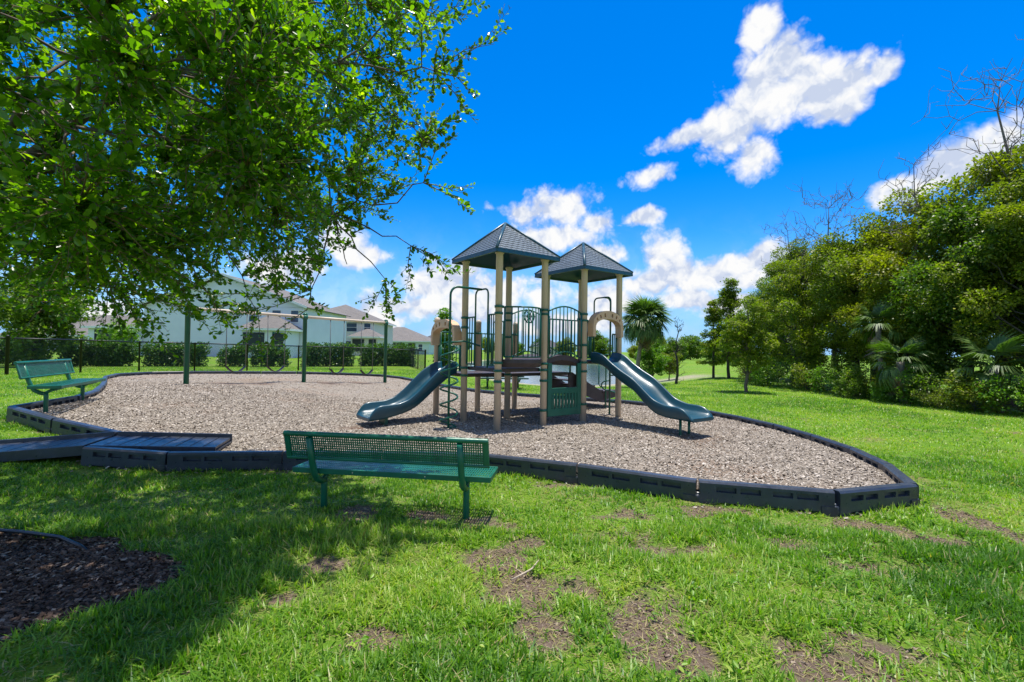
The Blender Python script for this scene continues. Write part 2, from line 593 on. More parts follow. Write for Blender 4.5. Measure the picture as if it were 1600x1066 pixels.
# ---- play-area wood chips
m, t, p, out = mat_new('wood_chip_bed')
g = t.n('ShaderNodeNewGeometry')
P_ = g.outputs['Position']
vo = t.n('ShaderNodeTexVoronoi')
t.l(P_, vo.inputs['Vector'])
vo.inputs['Scale'].default_value = 34.0
fine = t.noise(P_, 90.0, 5.0, 0.7)
chip = t.ramp(t.math('ADD', t.math('MULTIPLY', vo.outputs['Color'], 0.6), t.math('MULTIPLY', fine, 0.4)),
              [(0.15, (0.18, 0.147, 0.115)), (0.45, (0.31, 0.262, 0.208)), (0.75, (0.45, 0.39, 0.318))])
worn = t.sstep(t.noise(P_, 0.55, 5.0, 0.6), 0.5, 0.68, 0.0, 0.5)
chip = t.mix(worn, chip, t.mix(1.0, chip, (1.05, 0.80, 0.66), 'MULTIPLY'))
scuff = t.n('ShaderNodeAttribute', attribute_name='scuff').outputs['Fac']
chip = t.mix(t.math('MULTIPLY', scuff, 0.9), chip, (0.17, 0.100, 0.065))
t.l(chip, p.inputs['Base Color'])
p.inputs['Roughness'].default_value = 0.95
p.inputs['Specular IOR Level'].default_value = 0.1
bump(t, p, t.math('ADD', vo.outputs['Distance'], fine), 1.0, 0.03)
M_CHIPBED = m

def chips(name, stops):
    m, t, p, out = mat_new(name)
    a = t.n('ShaderNodeAttribute', attribute_name='rnd')
    t.l(t.ramp(a.outputs['Fac'], stops), p.inputs['Base Color'])
    p.inputs['Roughness'].default_value = 0.9
    p.inputs['Specular IOR Level'].default_value = 0.15
    return m

M_CHIP = chips('weathered_wood_chips', [(0.0, (0.12, 0.093, 0.070)), (0.35, (0.285, 0.238, 0.188)), (0.7, (0.41, 0.352, 0.287)), (1.0, (0.58, 0.51, 0.43))])
M_CLOD = chips('soil_crumbs', [(0.0, (0.07, 0.048, 0.036)), (0.5, (0.17, 0.125, 0.095)), (1.0, (0.33, 0.26, 0.20))])
M_BARKCHIP = chips('dark_bark_chips', [(0.0, (0.030, 0.020, 0.015)), (0.6, (0.095, 0.062, 0.045)), (0.9, (0.18, 0.13, 0.098)), (1.0, (0.32, 0.25, 0.19))])

# ---- water
m, t, p, out = mat_new('lake_water')
g = t.n('ShaderNodeNewGeometry')
mp = t.n('ShaderNodeMapping')
t.l(g.outputs['Position'], mp.inputs['Vector'])
mp.inputs['Scale'].default_value = (1.0, 0.35, 1.0)
p.inputs['Base Color'].default_value = (0.06, 0.10, 0.13, 1)
p.inputs['Roughness'].default_value = 0.12
p.inputs['IOR'].default_value = 1.33
bump(t, p, t.noise(mp.outputs[0], 2.2, 5.0, 0.6), 0.35, 0.08)
M_WATER = m

# ---- leaves and grass
M_BLADE = leafy('grass_blades', [(0.0, (0.050, 0.142, 0.009)), (0.4, (0.118, 0.248, 0.014)), (0.75, (0.212, 0.345, 0.028)), (0.92, (0.33, 0.41, 0.07)), (0.97, (0.36, 0.30, 0.13)), (1.0, (0.44, 0.35, 0.19))], 0.32, 0.42, 0.35, tcol=(0.75, 0.9, 0.15))
M_LEAF = leafy('oak_leaves', [(0.0, (0.024, 0.070, 0.008)), (0.5, (0.090, 0.175, 0.013)), (0.85, (0.195, 0.280, 0.018)), (1.0, (0.36, 0.42, 0.025))], 0.52, 0.24, 0.6, tcol=(0.80, 1.0, 0.10))
M_WOOD_A = leafy('woodland_leaves', [(0.0, (0.074, 0.100, 0.012)), (0.5, (0.150, 0.190, 0.022)), (1.0, (0.27, 0.295, 0.045))], 0.40, 0.45, 0.35, clump=0.85, clump_scale=0.6)
M_WOOD_B = leafy('yellow_green_leaves', [(0.0, (0.100, 0.118, 0.009)), (0.5, (0.20, 0.22, 0.016)), (1.0, (0.33, 0.33, 0.03))], 0.38, 0.45, 0.3, clump=0.6, clump_scale=0.9)
M_WOOD_C = leafy('deep_green_leaves', [(0.0, (0.045, 0.092, 0.013)), (0.5, (0.095, 0.160, 0.022)), (1.0, (0.18, 0.245, 0.04))], 0.38, 0.4, 0.4, clump=0.4, clump_scale=0.8)
M_CYP = leafy('feathery_cypress_leaves', [(0.0, (0.075, 0.115, 0.010)), (0.5, (0.150, 0.200, 0.018)), (1.0, (0.26, 0.29, 0.035))], 0.38, 0.5, 0.25, clump=0.5, clump_scale=1.2)
M_HEDGE = leafy('clipped_hedge_leaves', [(0.0, (0.020, 0.055, 0.010)), (0.5, (0.050, 0.115, 0.018)), (1.0, (0.13, 0.22, 0.035))], 0.3, 0.4, 0.4)
M_BRIGHT = leafy('bright_shrub_leaves', [(0.0, (0.055, 0.120, 0.010)), (0.5, (0.12, 0.235, 0.016)), (1.0, (0.22, 0.34, 0.03))], 0.36, 0.4, 0.4)
M_PALM = leafy('palm_fronds', [(0.0, (0.040, 0.085, 0.016)), (0.6, (0.095, 0.160, 0.032)), (1.0, (0.20, 0.26, 0.08))], 0.3, 0.45, 0.4)
M_DRYPALM = leafy('dry_palm_fronds', [(0.0, (0.17, 0.12, 0.075)), (1.0, (0.36, 0.28, 0.20))], 0.15, 0.7, 0.2, tcol=(.6, .5, .35))
M_REED = leafy('pale_reeds', [(0.0, (0.10, 0.13, 0.05)), (1.0, (0.28, 0.29, 0.14))], 0.25, 0.6, 0.2)


def uv_planar(me):
    """metric UVs per face: u level, v up the slope"""
    uv = me.uv_layers.new(name='UVMap')
    for f in me.polygons:
        n = f.normal
        ux = Vector((-n.y, n.x, 0))
        ux = ux.normalized() if ux.length > 1e-4 else Vector((1, 0, 0))
        vy = n.cross(ux)
        for li in f.loop_indices:
            q = me.vertices[me.loops[li].vertex_index].co
            uv.data[li].uv = (q.dot(ux), q.dot(vy))


# ------------------------------------------------------------------ terrain
def G0(x, y):
    x, y = np.asarray(x, float), np.asarray(y, float)
    return (.40 * sm01((-x - 3.2) / 5.5) * sm01((y - 3) / 4) * (1 - .5 * sm01((y - 16) / 16))
            + .25 * sm01((y - 26) / 20) * sm01(-x / 6))


LAKE_C, LAKE_R, WATER_Z = (4.0, 78.0), (11.0, 44.0), -0.85


def lake_r(x, y):
    return np.sqrt(((np.asarray(x) - LAKE_C[0]) / LAKE_R[0]) ** 2 + ((np.asarray(y) - LAKE_C[1]) / LAKE_R[1]) ** 2)


def G(x, y):
    r = lake_r(x, y)
    z = G0(x, y)
    k = sm01((1.42 - r) / 0.42)
    z = z * (1 - k) + (-0.87) * k
    z = z - 0.9 * sm01((1.0 - r) / 0.2)
    return z


BORDER = [(-5.14, 5.73), (-4.15, 5.77), (-2.87, 6.02), (-1.63, 6.10), (-0.42, 6.07), (0.80, 5.59), (1.96, 4.97), (3.17, 4.65),
          (4.19, 4.95), (4.63, 5.83), (4.90, 6.80), (5.00, 7.85), (4.99, 8.95), (4.82, 10.0), (4.50, 11.05), (3.98, 12.0),
          (3.12, 12.95), (2.08, 13.60), (1.0, 14.2), (-0.1, 14.85), (-1.0, 15.6), (-1.75, 16.55), (-2.5, 17.7), (-3.2, 18.8),
          (-3.95, 19.9), (-4.85, 20.85), (-5.75, 20.9), (-6.55, 20.0), (-7.3, 19.0), (-8.2, 18.1), (-9.3, 17.6), (-10.45, 17.35),
          (-11.5, 16.95), (-12.3, 16.2), (-12.45, 15.0), (-11.75, 13.75), (-10.9, 12.7), (-10.0, 11.65), (-9.15, 10.6), (-8.4, 9.6),
          (-7.9, 8.6), (-7.75, 7.9), (-7.61, 7.23), (-6.5, 6.78), (-5.35, 6.49)]
BP = np.array(BORDER)
TOP = 0.23


def inside(x, y, poly=BP):
    x, y = np.asarray(x, float), np.asarray(y, float)
    r = np.zeros(x.shape, bool)
    n = len(poly)
    for i in range(n):
        x1, y1 = poly[i]
        x2, y2 = poly[(i + 1) % n]
        c = ((y1 > y) != (y2 > y)) & (x < (x2 - x1) * (y - y1) / (y2 - y1 + 1e-12) + x1)
        r ^= c
    return r


def border_dist(x, y):
    """distance to the outline of the play area"""
    x, y = np.asarray(x, float), np.asarray(y, float)
    d = np.full(x.shape, 1e9)
    n = len(BP)
    for i in range(n):
        a, b = BP[i], BP[(i + 1) % n]
        e = b - a
        t = np.clip(((x - a[0]) * e[0] + (y - a[1]) * e[1]) / (e @ e), 0, 1)
        d = np.minimum(d, np.hypot(x - a[0] - t * e[0], y - a[1] - t * e[1]))
    return d


BED_C, BED_R = (-3.65, 2.95), 1.27


def bed_mask(x, y):
    a = np.arctan2(np.asarray(y) - BED_C[1], np.asarray(x) - BED_C[0])
    r = np.hypot(np.asarray(x) - BED_C[0], (np.asarray(y) - BED_C[1]) * 1.35)
    rr = BED_R * (1 + .10 * np.sin(3 * a + 1) + .06 * np.sin(7 * a)) + 0.16 * (fbm(np.asarray(x) * 3, np.asarray(y) * 3, 5) - .5)
    return sm01((rr - r) / .14 + .5)


# bare patches worn into the lawn: x, y, rx, ry
BARE = [(0.35, 3.15, .42, .24), (0.75, 2.75, .30, .30), (1.05, 2.45, .40, .22), (0.30, 2.70, .22, .16), (1.75, 3.85, .75, .16), (1.35, 4.55, .5, .12),
        (2.6, 3.55, .40, .13), (3.35, 4.35, .42, .22), (3.8, 4.0, .5, .14), (4.3, 4.6, .25, .3), (-0.9, 4.42, .75, .15), (-0.25, 4.2, .35, .13),
        (2.2, 4.72, .55, .10), (0.6, 5.45, .45, .10), (-1.55, 4.55, .22, .12), (1.5, 2.35, .35, .15), (-0.1, 3.55, .22, .15), (-1.1, 3.4, .30, .12),
        (-1.35, 3.0, .28, .10), (-4.3, 5.6, .5, .08), (-2.9, 5.85, .4, .07), (0.15, 3.85, .2, .12), (4.9, 3.6, .5, .15), (2.1, 2.6, .3, .12), (-.6, 2.55, .2, .12)]


def dirt_mask(x, y):
    x, y = np.asarray(x, float), np.asarray(y, float)
    m = np.zeros(x.shape)
    for (cx, cy, rx, ry) in BARE:
        d = np.sqrt(((x - cx) / rx) ** 2 + ((y - cy) / ry) ** 2)
        m = np.maximum(m, 1.12 - 0.62 * d)
    n = fbm(x * 3.1, y * 3.1, 11, 6)
    m = m + (n - .54) * 3.2 * (.30 + m)
    m = np.maximum(m, (fbm(x * 2.1, y * 2.8, 23, 6) - .62) * 3.0)
    return np.clip(m, 0, 1)


def axis(lo, hi, f0, f1, step, grow):
    a = list(np.arange(f0, f1 + 1e-6, step))
    s, v = step, f1
    while v < hi:
        s *= grow
        v += s
        a.append(v)
    s, v = step, f0
    while v > lo:
        s *= grow
        v -= s
        a.insert(0, v)
    return np.array(a)


gx = axis(-900, 900, -4.6, 5.2, 0.115, 1.065)
gy = axis(-60, 1200, 1.7, 6.0, 0.115, 1.06)
XX, YY = np.meshgrid(gx, gy)
near = sm01((9 - YY) / 4)
ZZ = G(XX, YY) + near * (0.035 * (fbm(XX * 1.7, YY * 1.7, 2) - .5) - .022 * dirt_mask(XX, YY))
nx, ny = len(gx), len(gy)
idx = np.arange(nx * ny).reshape(ny, nx)
quads = np.stack([idx[:-1, :-1], idx[:-1, 1:], idx[1:, 1:], idx[1:, :-1]], -1).reshape(-1, 4)
r_l = lake_r(XX, YY)
shore_a = sm01((1.10 - r_l) / 0.06) + 0.8 * sm01((XX - 9) / 2) * sm01((15 - XX) / 2) * sm01((YY - 31) / 2) * sm01((38 - YY) / 3)
me = np_mesh('ground', np.stack([XX, YY, ZZ], -1).reshape(-1, 3), quads.ravel(), np.full(len(quads), 4),
             {'dirt': (dirt_mask(XX, YY) * sm01((16 - YY) / 6)).ravel(), 'bed': bed_mask(XX, YY).ravel(), 'shore': np.clip(shore_a, 0, 1).ravel()}, True)
ground = tag(link('ground', me, M_LAWN), kind='structure')
_gz = ZZ


def ground_z(x, y):
    x, y = np.asarray(x, float), np.asarray(y, float)
    return G(x, y) + sm01((9 - y) / 4) * (0.035 * (fbm(x * 1.7, y * 1.7, 2) - .5) - .022 * dirt_mask(x, y))


# lake
mb = MB()
lk = [(LAKE_C[0] + 1.12 * LAKE_R[0] * math.cos(a), LAKE_C[1] + 1.12 * LAKE_R[1] * math.sin(a), WATER_Z) for a in np.linspace(0, 2 * math.pi, 72, endpoint=False)]
mb.add(lk, [tuple(range(72))])
tag(mb.build('lake_water', M_WATER), kind='structure')

# wood-chip play surface inside the border
pts = [Vector(p) for p in BORDER]
nb = len(pts)
bx_, by_ = np.meshgrid(np.arange(-12.5, 5.2, .28), np.arange(4.6, 21, .28))
bx_ = bx_ + rng.uniform(-.06, .06, bx_.shape)
ok = inside(bx_, by_) & (border_dist(bx_, by_) > .12)
pts += [Vector((a, b)) for a, b in zip(bx_[ok], by_[ok])]
res = delaunay_2d_cdt(pts, [(i, (i + 1) % nb) for i in range(nb)], [], 1, 1e-5)
cv = np.array([(p.x, p.y) for p in res[0]])
SWING_SCUFF = [(-8.05, 13.2, .5), (-7.45, 14.0, .5), (-6.2, 16.0, .55), (-5.55, 17.3, .55), (3.1, 8.0, .55), (-2.75, 8.55, .5)]


def chip_z(x, y):
    x, y = np.asarray(x, float), np.asarray(y, float)
    d = border_dist(x, y)
    z = G0(x, y) + 0.125 + 0.04 * (fbm(x * 1.3, y * 1.3, 31) - .5) * sm01(d / .5)
    for (a, b, r) in SWING_SCUFF:
        z = z - 0.035 * np.exp(-((x - a) ** 2 + (y - b) ** 2) / r ** 2)
    return z


def scuff_a(x, y):
    s = 0
    for (a, b, r) in SWING_SCUFF:
        s = s + np.exp(-((x - a) ** 2 + ((y - b) * 1.0) ** 2) / (r * .8) ** 2)
    return np.clip(s * (.4 + fbm(x * 3, y * 3, 8)), 0, 1)


cvz = chip_z(cv[:, 0], cv[:, 1])
tri = [f for f in res[2]]
me = np_mesh('play_surface', np.column_stack([cv, cvz]), np.concatenate([np.array(f) for f in tri]), [len(f) for f in tri],
             {'scuff': scuff_a(cv[:, 0], cv[:, 1])}, True)
tag(link('play_surface', me, M_CHIPBED), kind='structure')


def rand_rot(n, tilt, r=rng):
    """matrices: random heading about z, then a random tilt (radians, std) about x and y"""
    a = r.uniform(0, 2 * np.pi, n)
    tx, ty = r.normal(0, tilt, n), r.normal(0, tilt, n)
    ca, sa, cx, sx, cy, sy = np.cos(a), np.sin(a), np.cos(tx), np.sin(tx), np.cos(ty), np.sin(ty)
    Z = np.zeros(n)
    O = np.ones(n)
    Rz = np.stack([np.stack([ca, -sa, Z], -1), np.stack([sa, ca, Z], -1), np.stack([Z, Z, O], -1)], 1)
    Rx = np.stack([np.stack([O, Z, Z], -1), np.stack([Z, cx, -sx], -1), np.stack([Z, sx, cx], -1)], 1)
    Ry = np.stack([np.stack([cy, Z, sy], -1), np.stack([Z, O, Z], -1), np.stack([-sy, Z, cy], -1)], 1)
    return Rz @ Rx @ Ry


RAMP_A = math.atan2(.27, .96)


def grass_ok(x, y):
    k = ~inside(x, y) & (border_dist(x, y) > .04)
    # keep the ramp clear
    ca, sa = math.cos(RAMP_A), math.sin(RAMP_A)
    lx = (x + 5.25) * ca + (y - 6.11) * sa
    ly = -(x + 5.25) * sa + (y - 6.11) * ca
    k &= ~((np.abs(ly) < .38) & (lx > -1.8) & (lx < 1.4))
    return k


CHIP_V = [(-.5, -.5, -.2), (.5, -.42, -.2), (.46, .5, -.2), (-.4, .45, -.2), (-.42, -.3, .5), (.40, -.36, .36), (.36, .3, .5), (-.3, .36, .3)]
CHIP_F = [(0, 1, 5, 4), (2, 3, 7, 6), (4, 5, 6, 7)]


def scatter_chips(name, xs, ys, zs, lo, hi, mat, tilt=.35):
    n = len(xs)
    L = rng.uniform(lo, hi, n)
    Wd = L * rng.uniform(.25, .6, n)
    H = rng.uniform(.006, .014, n)
    M = rand_rot(n, tilt)
    M = M * np.stack([L, Wd, H], -1)[:, None, :]
    me = stamp(CHIP_V, CHIP_F, M, np.column_stack([xs, ys, zs]), {'rnd': np.clip(rng.normal(.5, .27, n), 0, 1)}, name)
    return tag(link(name, me, mat), kind='stuff')


def cand(n, x0, x1, y0, y1, frustum=1.16, margin=.5):
    x = rng.uniform(x0, x1, n)
    y = rng.uniform(y0, y1, n)
    k = np.abs(x) < y * frustum + margin
    return x[k], y[k]


cx_, cy_ = cand(112000, -12.5, 5.1, 4.6, 13.0)
k = inside(cx_, cy_) & (border_dist(cx_, cy_) > .06)
cx2, cy2 = cand(9000, -12.5, 3.6, 13.0, 21.0)
k2 = inside(cx2, cy2) & (border_dist(cx2, cy2) > .06)
sx_ = np.concatenate([cx_[k], cx2[k2]])
sy_ = np.concatenate([cy_[k], cy2[k2]])
keep = rng.random(len(sx_)) > .85 * scuff_a(sx_, sy_)
sx_, sy_ = sx_[keep], sy_[keep]
o = scatter_chips('wood_chips', sx_, sy_, chip_z(sx_, sy_) + .004, .020, .060, M_CHIP)
tag(o, 'weathered grey brown wood chips covering the play area', 'wood chips')
ex_, ey_ = cand(26000, -6, 6, 3.5, 12.0)
k = ~inside(ex_, ey_) & (border_dist(ex_, ey_) < .32) & (rng.random(len(ex_)) < .5 * np.exp(-border_dist(ex_, ey_) / .12))
o = scatter_chips('spilled_chips', ex_[k], ey_[k], ground_z(ex_[k], ey_[k]) + .012, .02, .055, M_CHIP)
tag(o, 'stray wood chips spilled onto the grass along the border', 'wood chips')
ex_, ey_ = cand(70000, -5, 6, 1.7, 6.0)
k = grass_ok(ex_, ey_) & (rng.random(len(ex_)) < .9 * sm01((dirt_mask(ex_, ey_) - .25) / .4)) & (bed_mask(ex_, ey_) < .4)
o = scatter_chips('soil_crumbs', ex_[k], ey_[k], ground_z(ex_[k], ey_[k]) + .002, .006, .028, M_CLOD, .5)
tag(o, 'crumbs of brown soil on the bare patches of the lawn', 'soil')
bx2, by2 = rng.uniform(-5.0, -2.1, 17000), rng.uniform(1.7, 4.0, 17000)
k = bed_mask(bx2, by2) > .55
o = scatter_chips('bark_mulch', bx2[k], by2[k], ground_z(bx2[k], by2[k]) + .006, .014, .062, M_BARKCHIP, .3)
tag(o, 'dark brown bark mulch in the ring at the tree', 'mulch')


# ------------------------------------------------------------------ border timbers
def timber_mesh():
    """unit timber along x from 0 to 1.22: recessed slots on both sides, chamfered top"""
    mb = MB()
    Lt, T, H = 1.22, 0.105, 0.30
    xs = [0.012, .17, .355, .39, .575, .68, .855, .89, 1.075, 1.208]
    zs = [-.07, -.055, .02, .122, .176, .205]
    slot_x = {1, 3, 5, 7}
    for side in (-1, 1):
        y = side * T / 2
        d = -side * 0.038
        for i in range(len(xs) - 1):
            for j in range(len(zs) - 1):
                x0, x1, z0, z1 = xs[i], xs[i + 1], zs[j], zs[j + 1]
                rec = i in slot_x and j in (1, 3)
                if not rec:
                    q = [(x0, y, z0), (x1, y, z0), (x1, y, z1), (x0, y, z1)]
                    mb.add(q, [(0, 1, 2, 3) if side < 0 else (3, 2, 1, 0)])
                else:
                    i_ = .008
                    v = [(x0, y, z0), (x1, y, z0), (x1, y, z1), (x0, y, z1),
                         (x0 + i_, y + d, z0 + i_), (x1 - i_, y + d, z0 + i_), (x1 - i_, y + d, z1 - i_), (x0 + i_, y + d, z1 - i_)]
                    f = [(0, 1, 5, 4), (1, 2, 6, 5), (2, 3, 7, 6), (3, 0, 4, 7), (4, 5, 6, 7)]
                    mb.add(v, f if side < 0 else [tuple(reversed(q)) for q in f])
    h, c = T / 2, .016
    x0, x1 = xs[0], xs[-1]
    v = [(x0, -h, .205), (x1, -h, .205), (x1, -h + c, .226), (x0, -h + c, .226), (x0, h - c, .226), (x1, h - c, .226), (x1, h, .205), (x0, h, .205)]
    mb.add(v, [(0, 1, 2, 3), (3, 2, 5, 4), (4, 5, 6, 7)])
    for x in (x0, x1):
        q = [(x, -h, -.07), (x, h, -.07), (x, h, .205), (x, h - c, .226), (x, -h + c, .226), (x, -h, .205)]
        mb.add(q, [tuple(range(6)) if x == x1 else tuple(reversed(range(6)))])
    # interlocking knuckle at the end, low down
    mb.lathe([(.050, -.07), (.050, .075), (.046, .082)], (1.218, 0, 0), 14)
    mb.box((1.16, 0, 0.005), (.13, T + .024, .14))
    return mb.mesh('border_timber')


border = tag(empty('playground_border', (-5.14, 5.73, 0)), 'low black plastic timber border ringing the wood chip play area', 'border')
t_me = timber_mesh()
t_me.materials.append(M_TIMBER)
cap_me = MB().lathe([(.018, 0), (.018, .012), (.010, .018)], (0, 0, 0), 10).mesh('stake_cap')
cap_me.materials.append(M_CAP)
for i in range(len(BORDER) - 1):
    a, b = BP[i], BP[i + 1]
    za, zb = float(G0(*a)), float(G0(*b))
    d = Vector((b[0] - a[0], b[1] - a[1], zb - za))
    o = link('border_timber', t_me, None, border)
    o.location = (a[0] + 5.14, a[1] - 5.73, za)
    o.rotation_euler = (float(rng.normal(0, .028)), -math.asin(d.z / d.length), math.atan2(d.y, d.x))
    o.scale = (d.length / 1.22, 1, 1)
    if i < 9:
        c_ = link('stake_cap', cap_me, None, o)
        c_.location = (1.223, 0, .0825)
        c_.scale = (1.22 / d.length, 1, 1)

# ------------------------------------------------------------------ access ramp
gz = float(G0(-5.25, 6.1))
ramp = tag(empty('access_ramp', (-5.25, 6.11, gz), RAMP_A), 'black plastic access ramp with slotted boards crossing the border', 'ramp')
def ramp_half(x0, z0, x1, z1, nboards):
    L = x1 - x0
    for i in range(nboards):
        a, b = x0 + L * i / nboards, x0 + L * (i + 1) / nboards - .014
        za, zb = z0 + (z1 - z0) * i / nboards, z0 + (z1 - z0) * (i + 1) / nboards
        m_ = MB()
        m_.slab([(a, -.33, za), (b, -.33, zb), (b, .33, zb), (a, .33, za)], (0, 0, -.035))
        m_.build('board', M_TIMBER, ramp, bevel=.004)
    m_ = MB()
    m_.slab([(x0, -.32, z0 - .05), (x1, -.32, z1 - .05), (x1, .32, z1 - .05), (x0, .32, z0 - .05)], (0, 0, -.02))
    m_.build('ramp_base', M_TIMBER, ramp)
    for s in (-1, 1):
        m_ = MB()
        m_.slab([(x0, s * .365, z0 - .12), (x1, s * .365, z1 - .12), (x1, s * .365, z1 + (.05 if s > 0 else .004)), (x0, s * .365, z0 + (.05 if s > 0 else .004))], (0, -s * .03, 0))
        m_.build('side_rail', M_TIMBER, ramp, bevel=.006)
ramp_half(-1.75, .11, -.02, .205, 9)
ramp_half(.02, .205, 1.40, .125, 9)

# ------------------------------------------------------------------ play structure
SU, SV = 1.055, 1.17
play = tag(empty('play_structure', (-.2416, 8.3835, .115), .632),
           'tan and green two tower play structure with hipped roofs, bridge and two slides', 'play structure')
Z_A, Z_B, Z_C = 1.10, 0.95, 1.24            # tower deck, slide deck, bridge and second tower deck
TALL, SHORT = 3.16, 2.06


def clamp_mesh():
    m_ = MB()
    m_.lathe([(.066, -.021), (.078, -.021), (.078, .021), (.066, .021)], (0, 0, 0), 18)
    m_.box((.088, 0, 0), (.035, .045, .042))
    return m_.mesh('clamp')


clamp_me = clamp_mesh()
clamp_me.materials.append(M_GREEN)


def post(i, j, h, clamps, dome=False, z_top_cap=False):
    m_ = MB()
    pr = [(.0635, -.3), (.0635, h - .03)]
    if dome:
        pr += [(.066, h - .03), (.066, h), (.055, h + .035), (.03, h + .055)]
    else:
        pr += [(.080, h - .02), (.086, h + .012)]
    m_.lathe(pr, (0, 0, 0), 22)
    o = m_.build('post', M_POST, play, loc=(i * SU, j * SV, 0))
    for (z, ang) in clamps:
        link('clamp', clamp_me, None, o, (0, 0, z), (0, 0, RAD(ang)))
    return o


post(0, 0, TALL, [(2.20, 0), (2.08, 90), (1.20, 0), (1.06, 90), (.87, 60)])
post(1, 0, TALL, [(2.20, 180), (2.12, 0), (1.18, 0), (1.06, 180), (.30, 0), (.86, 0)])
post(0, 1, TALL, [(2.05, -90), (1.86, 90), (1.07, -90), (.92, 90)])
post(1, 1, TALL, [(2.20, 0), (2.05, 180), (1.70, 90), (1.07, 180), (.92, 90)])
post(2, 0, TALL - .05, [(2.18, 180), (2.05, 0), (1.55, 180), (1.20, 180), (1.02, 180), (.36, 180)])
post(3, 0, TALL - .05, [(2.02, 180), (1.20, 180)])
post(2, 1, TALL - .05, [(2.18, 180), (1.20, 0), (1.0, 180)])
post(3, 1, TALL - .05, [(2.18, 180), (1.20, 180)])
post(0, 2, SHORT, [(1.86, -90), (.92, -90)], True)
post(1, 2, SHORT, [(1.80, 180), (.92, 180)], True)
post(2, 2, SHORT, [(1.80, 180), (.92, 180)], True)


# roofs: moulded four-sided hip with ribs on the hips and a deep trim
def tower_roof(u0, z_e, z_a):
    c = Vector((u0 + SU / 2, SV / 2, 0))
    o_ = .20
    e = [Vector((u0 - o_, -o_, z_e)), Vector((u0 + SU + o_, -o_, z_e)), Vector((u0 + SU + o_, SV + o_, z_e)), Vector((u0 - o_, SV + o_, z_e))]
    apex = Vector((c.x, c.y, z_a))
    m_ = MB()
    rows = 13
    for i in range(4):                        # courses lap over each other, each lower edge a little proud
        A, B = e[i] + Vector((0, 0, .035)), e[(i + 1) % 4] + Vector((0, 0, .035))
        nf = (B - A).cross(apex - A).normalized()
        for k in range(rows):
            t0, t1 = k / rows, (k + 1) / rows
            a0, b0, a1, b1 = A.lerp(apex, t0), B.lerp(apex, t0), A.lerp(apex, t1), B.lerp(apex, t1)
            n_ = max(1, int(round((b0 - a0).length / .105)))
            lo_, up_ = [], []
            for q in range(2 * n_ + 1):       # scalloped lower edge
                w_ = q / (2 * n_)
                lo_.append(a0.lerp(b0, w_) + nf * .007 + (a1 - a0) * (.11 if q % 2 == 0 else 0.0))
                up_.append(a1.lerp(b1, w_) + nf * .001)
            for q in range(2 * n_):
                if k == rows - 1 and q: 
                    pass
                m_.add([lo_[q], lo_[q + 1], up_[q + 1], up_[q]], [(0, 1, 2, 3)])
                m_.add([lo_[q], lo_[q + 1], lo_[q + 1] - nf * .007, lo_[q] - nf * .007], [(3, 2, 1, 0)])
    me_ = m_.mesh('roof')
    uv_planar(me_)
    me_.materials.append(M_TOWERROOF)
    roof = link('roof', me_, None, play)
    m_ = MB()                                 # underside shell
    for i in range(4):
        m_.add([e[i] + Vector((0, 0, -.01)), e[(i + 1) % 4] + Vector((0, 0, -.01)), apex - Vector((0, 0, .09))], [(2, 1, 0)])
    m_.build('roof_underside', M_ROOFTRIM, roof)
    for i in range(4):                        # eave trim boards
        a, b = e[i], e[(i + 1) % 4]
        d = (b - a).normalized()
        nrm = Vector((d.y, -d.x, 0))
        q = [a + Vector((0, 0, -.035)), b + Vector((0, 0, -.035)), b + Vector((0, 0, .05)) - nrm * .012, a + Vector((0, 0, .05)) - nrm * .012]
        m_ = MB()
        m_.slab([p + nrm * .010 for p in q], -nrm * .035)
        m_.build('eave_trim', M_ROOFTRIM, roof, bevel=.006)
        m_ = MB()
        m_.tube([a + Vector((0, 0, .035)), a.lerp(apex, .5) + Vector((0, 0, .03)), apex + Vector((0, 0, .012))], .027, 10)
        m_.build('hip_rib', M_ROOFTRIM, roof)
    return roof


tower_roof(0, 3.16, 3.88)
tower_roof(2 * SU, 3.10, 3.80)


# decks
def deck(u0, u1, v0, v1, z):
    m_ = MB()
    m_.box(((u0 + u1) / 2, (v0 + v1) / 2, z - .035), (u1 - u0 - .10, v1 - v0 - .10, .07))
    return m_.build('deck', M_DECK, play, bevel=.008)


deck(0, SU, 0, SV, Z_A)
deck(0, SU, SV, 2 * SV, Z_B)
deck(SU + .02, 2.75 * SU, SV + .02, 2 * SV, Z_B - .012)
deck(2 * SU, 3 * SU, 0, SV, Z_C)

# arched bridge
m_ = MB()
N = 12
for i in range(N):
    t0, t1 = i / N, (i + 1) / N
    z0, z1 = Z_C - .02 + .13 * math.sin(math.pi * t0), Z_C - .02 + .13 * math.sin(math.pi * t1)
    a, b = SU + t0 * SU, SU + t1 * SU
    m_.add([(a, .04, z0), (b, .04, z1), (b, SV - .04, z1), (a, SV - .04, z0), (a, .04, z0 - .10), (b, .04, z1 - .10), (b, SV - .04, z1 - .10), (a, SV - .04, z0 - .10)],
           [(0, 1, 2, 3), (7, 6, 5, 4), (0, 4, 5, 1), (3, 2, 6, 7)])
m_.build('bridge_deck', M_DECK, play)

bar_cache = {}


def bar_me(h, r=.011):
    k = (round(h, 3), r)
    if k not in bar_cache:
        me_ = MB().tube([(0, 0, 0), (0, 0, h)], r, 8).mesh('bar')
        me_.materials.append(M_GREEN)
        bar_cache[k] = me_
    return bar_cache[k]


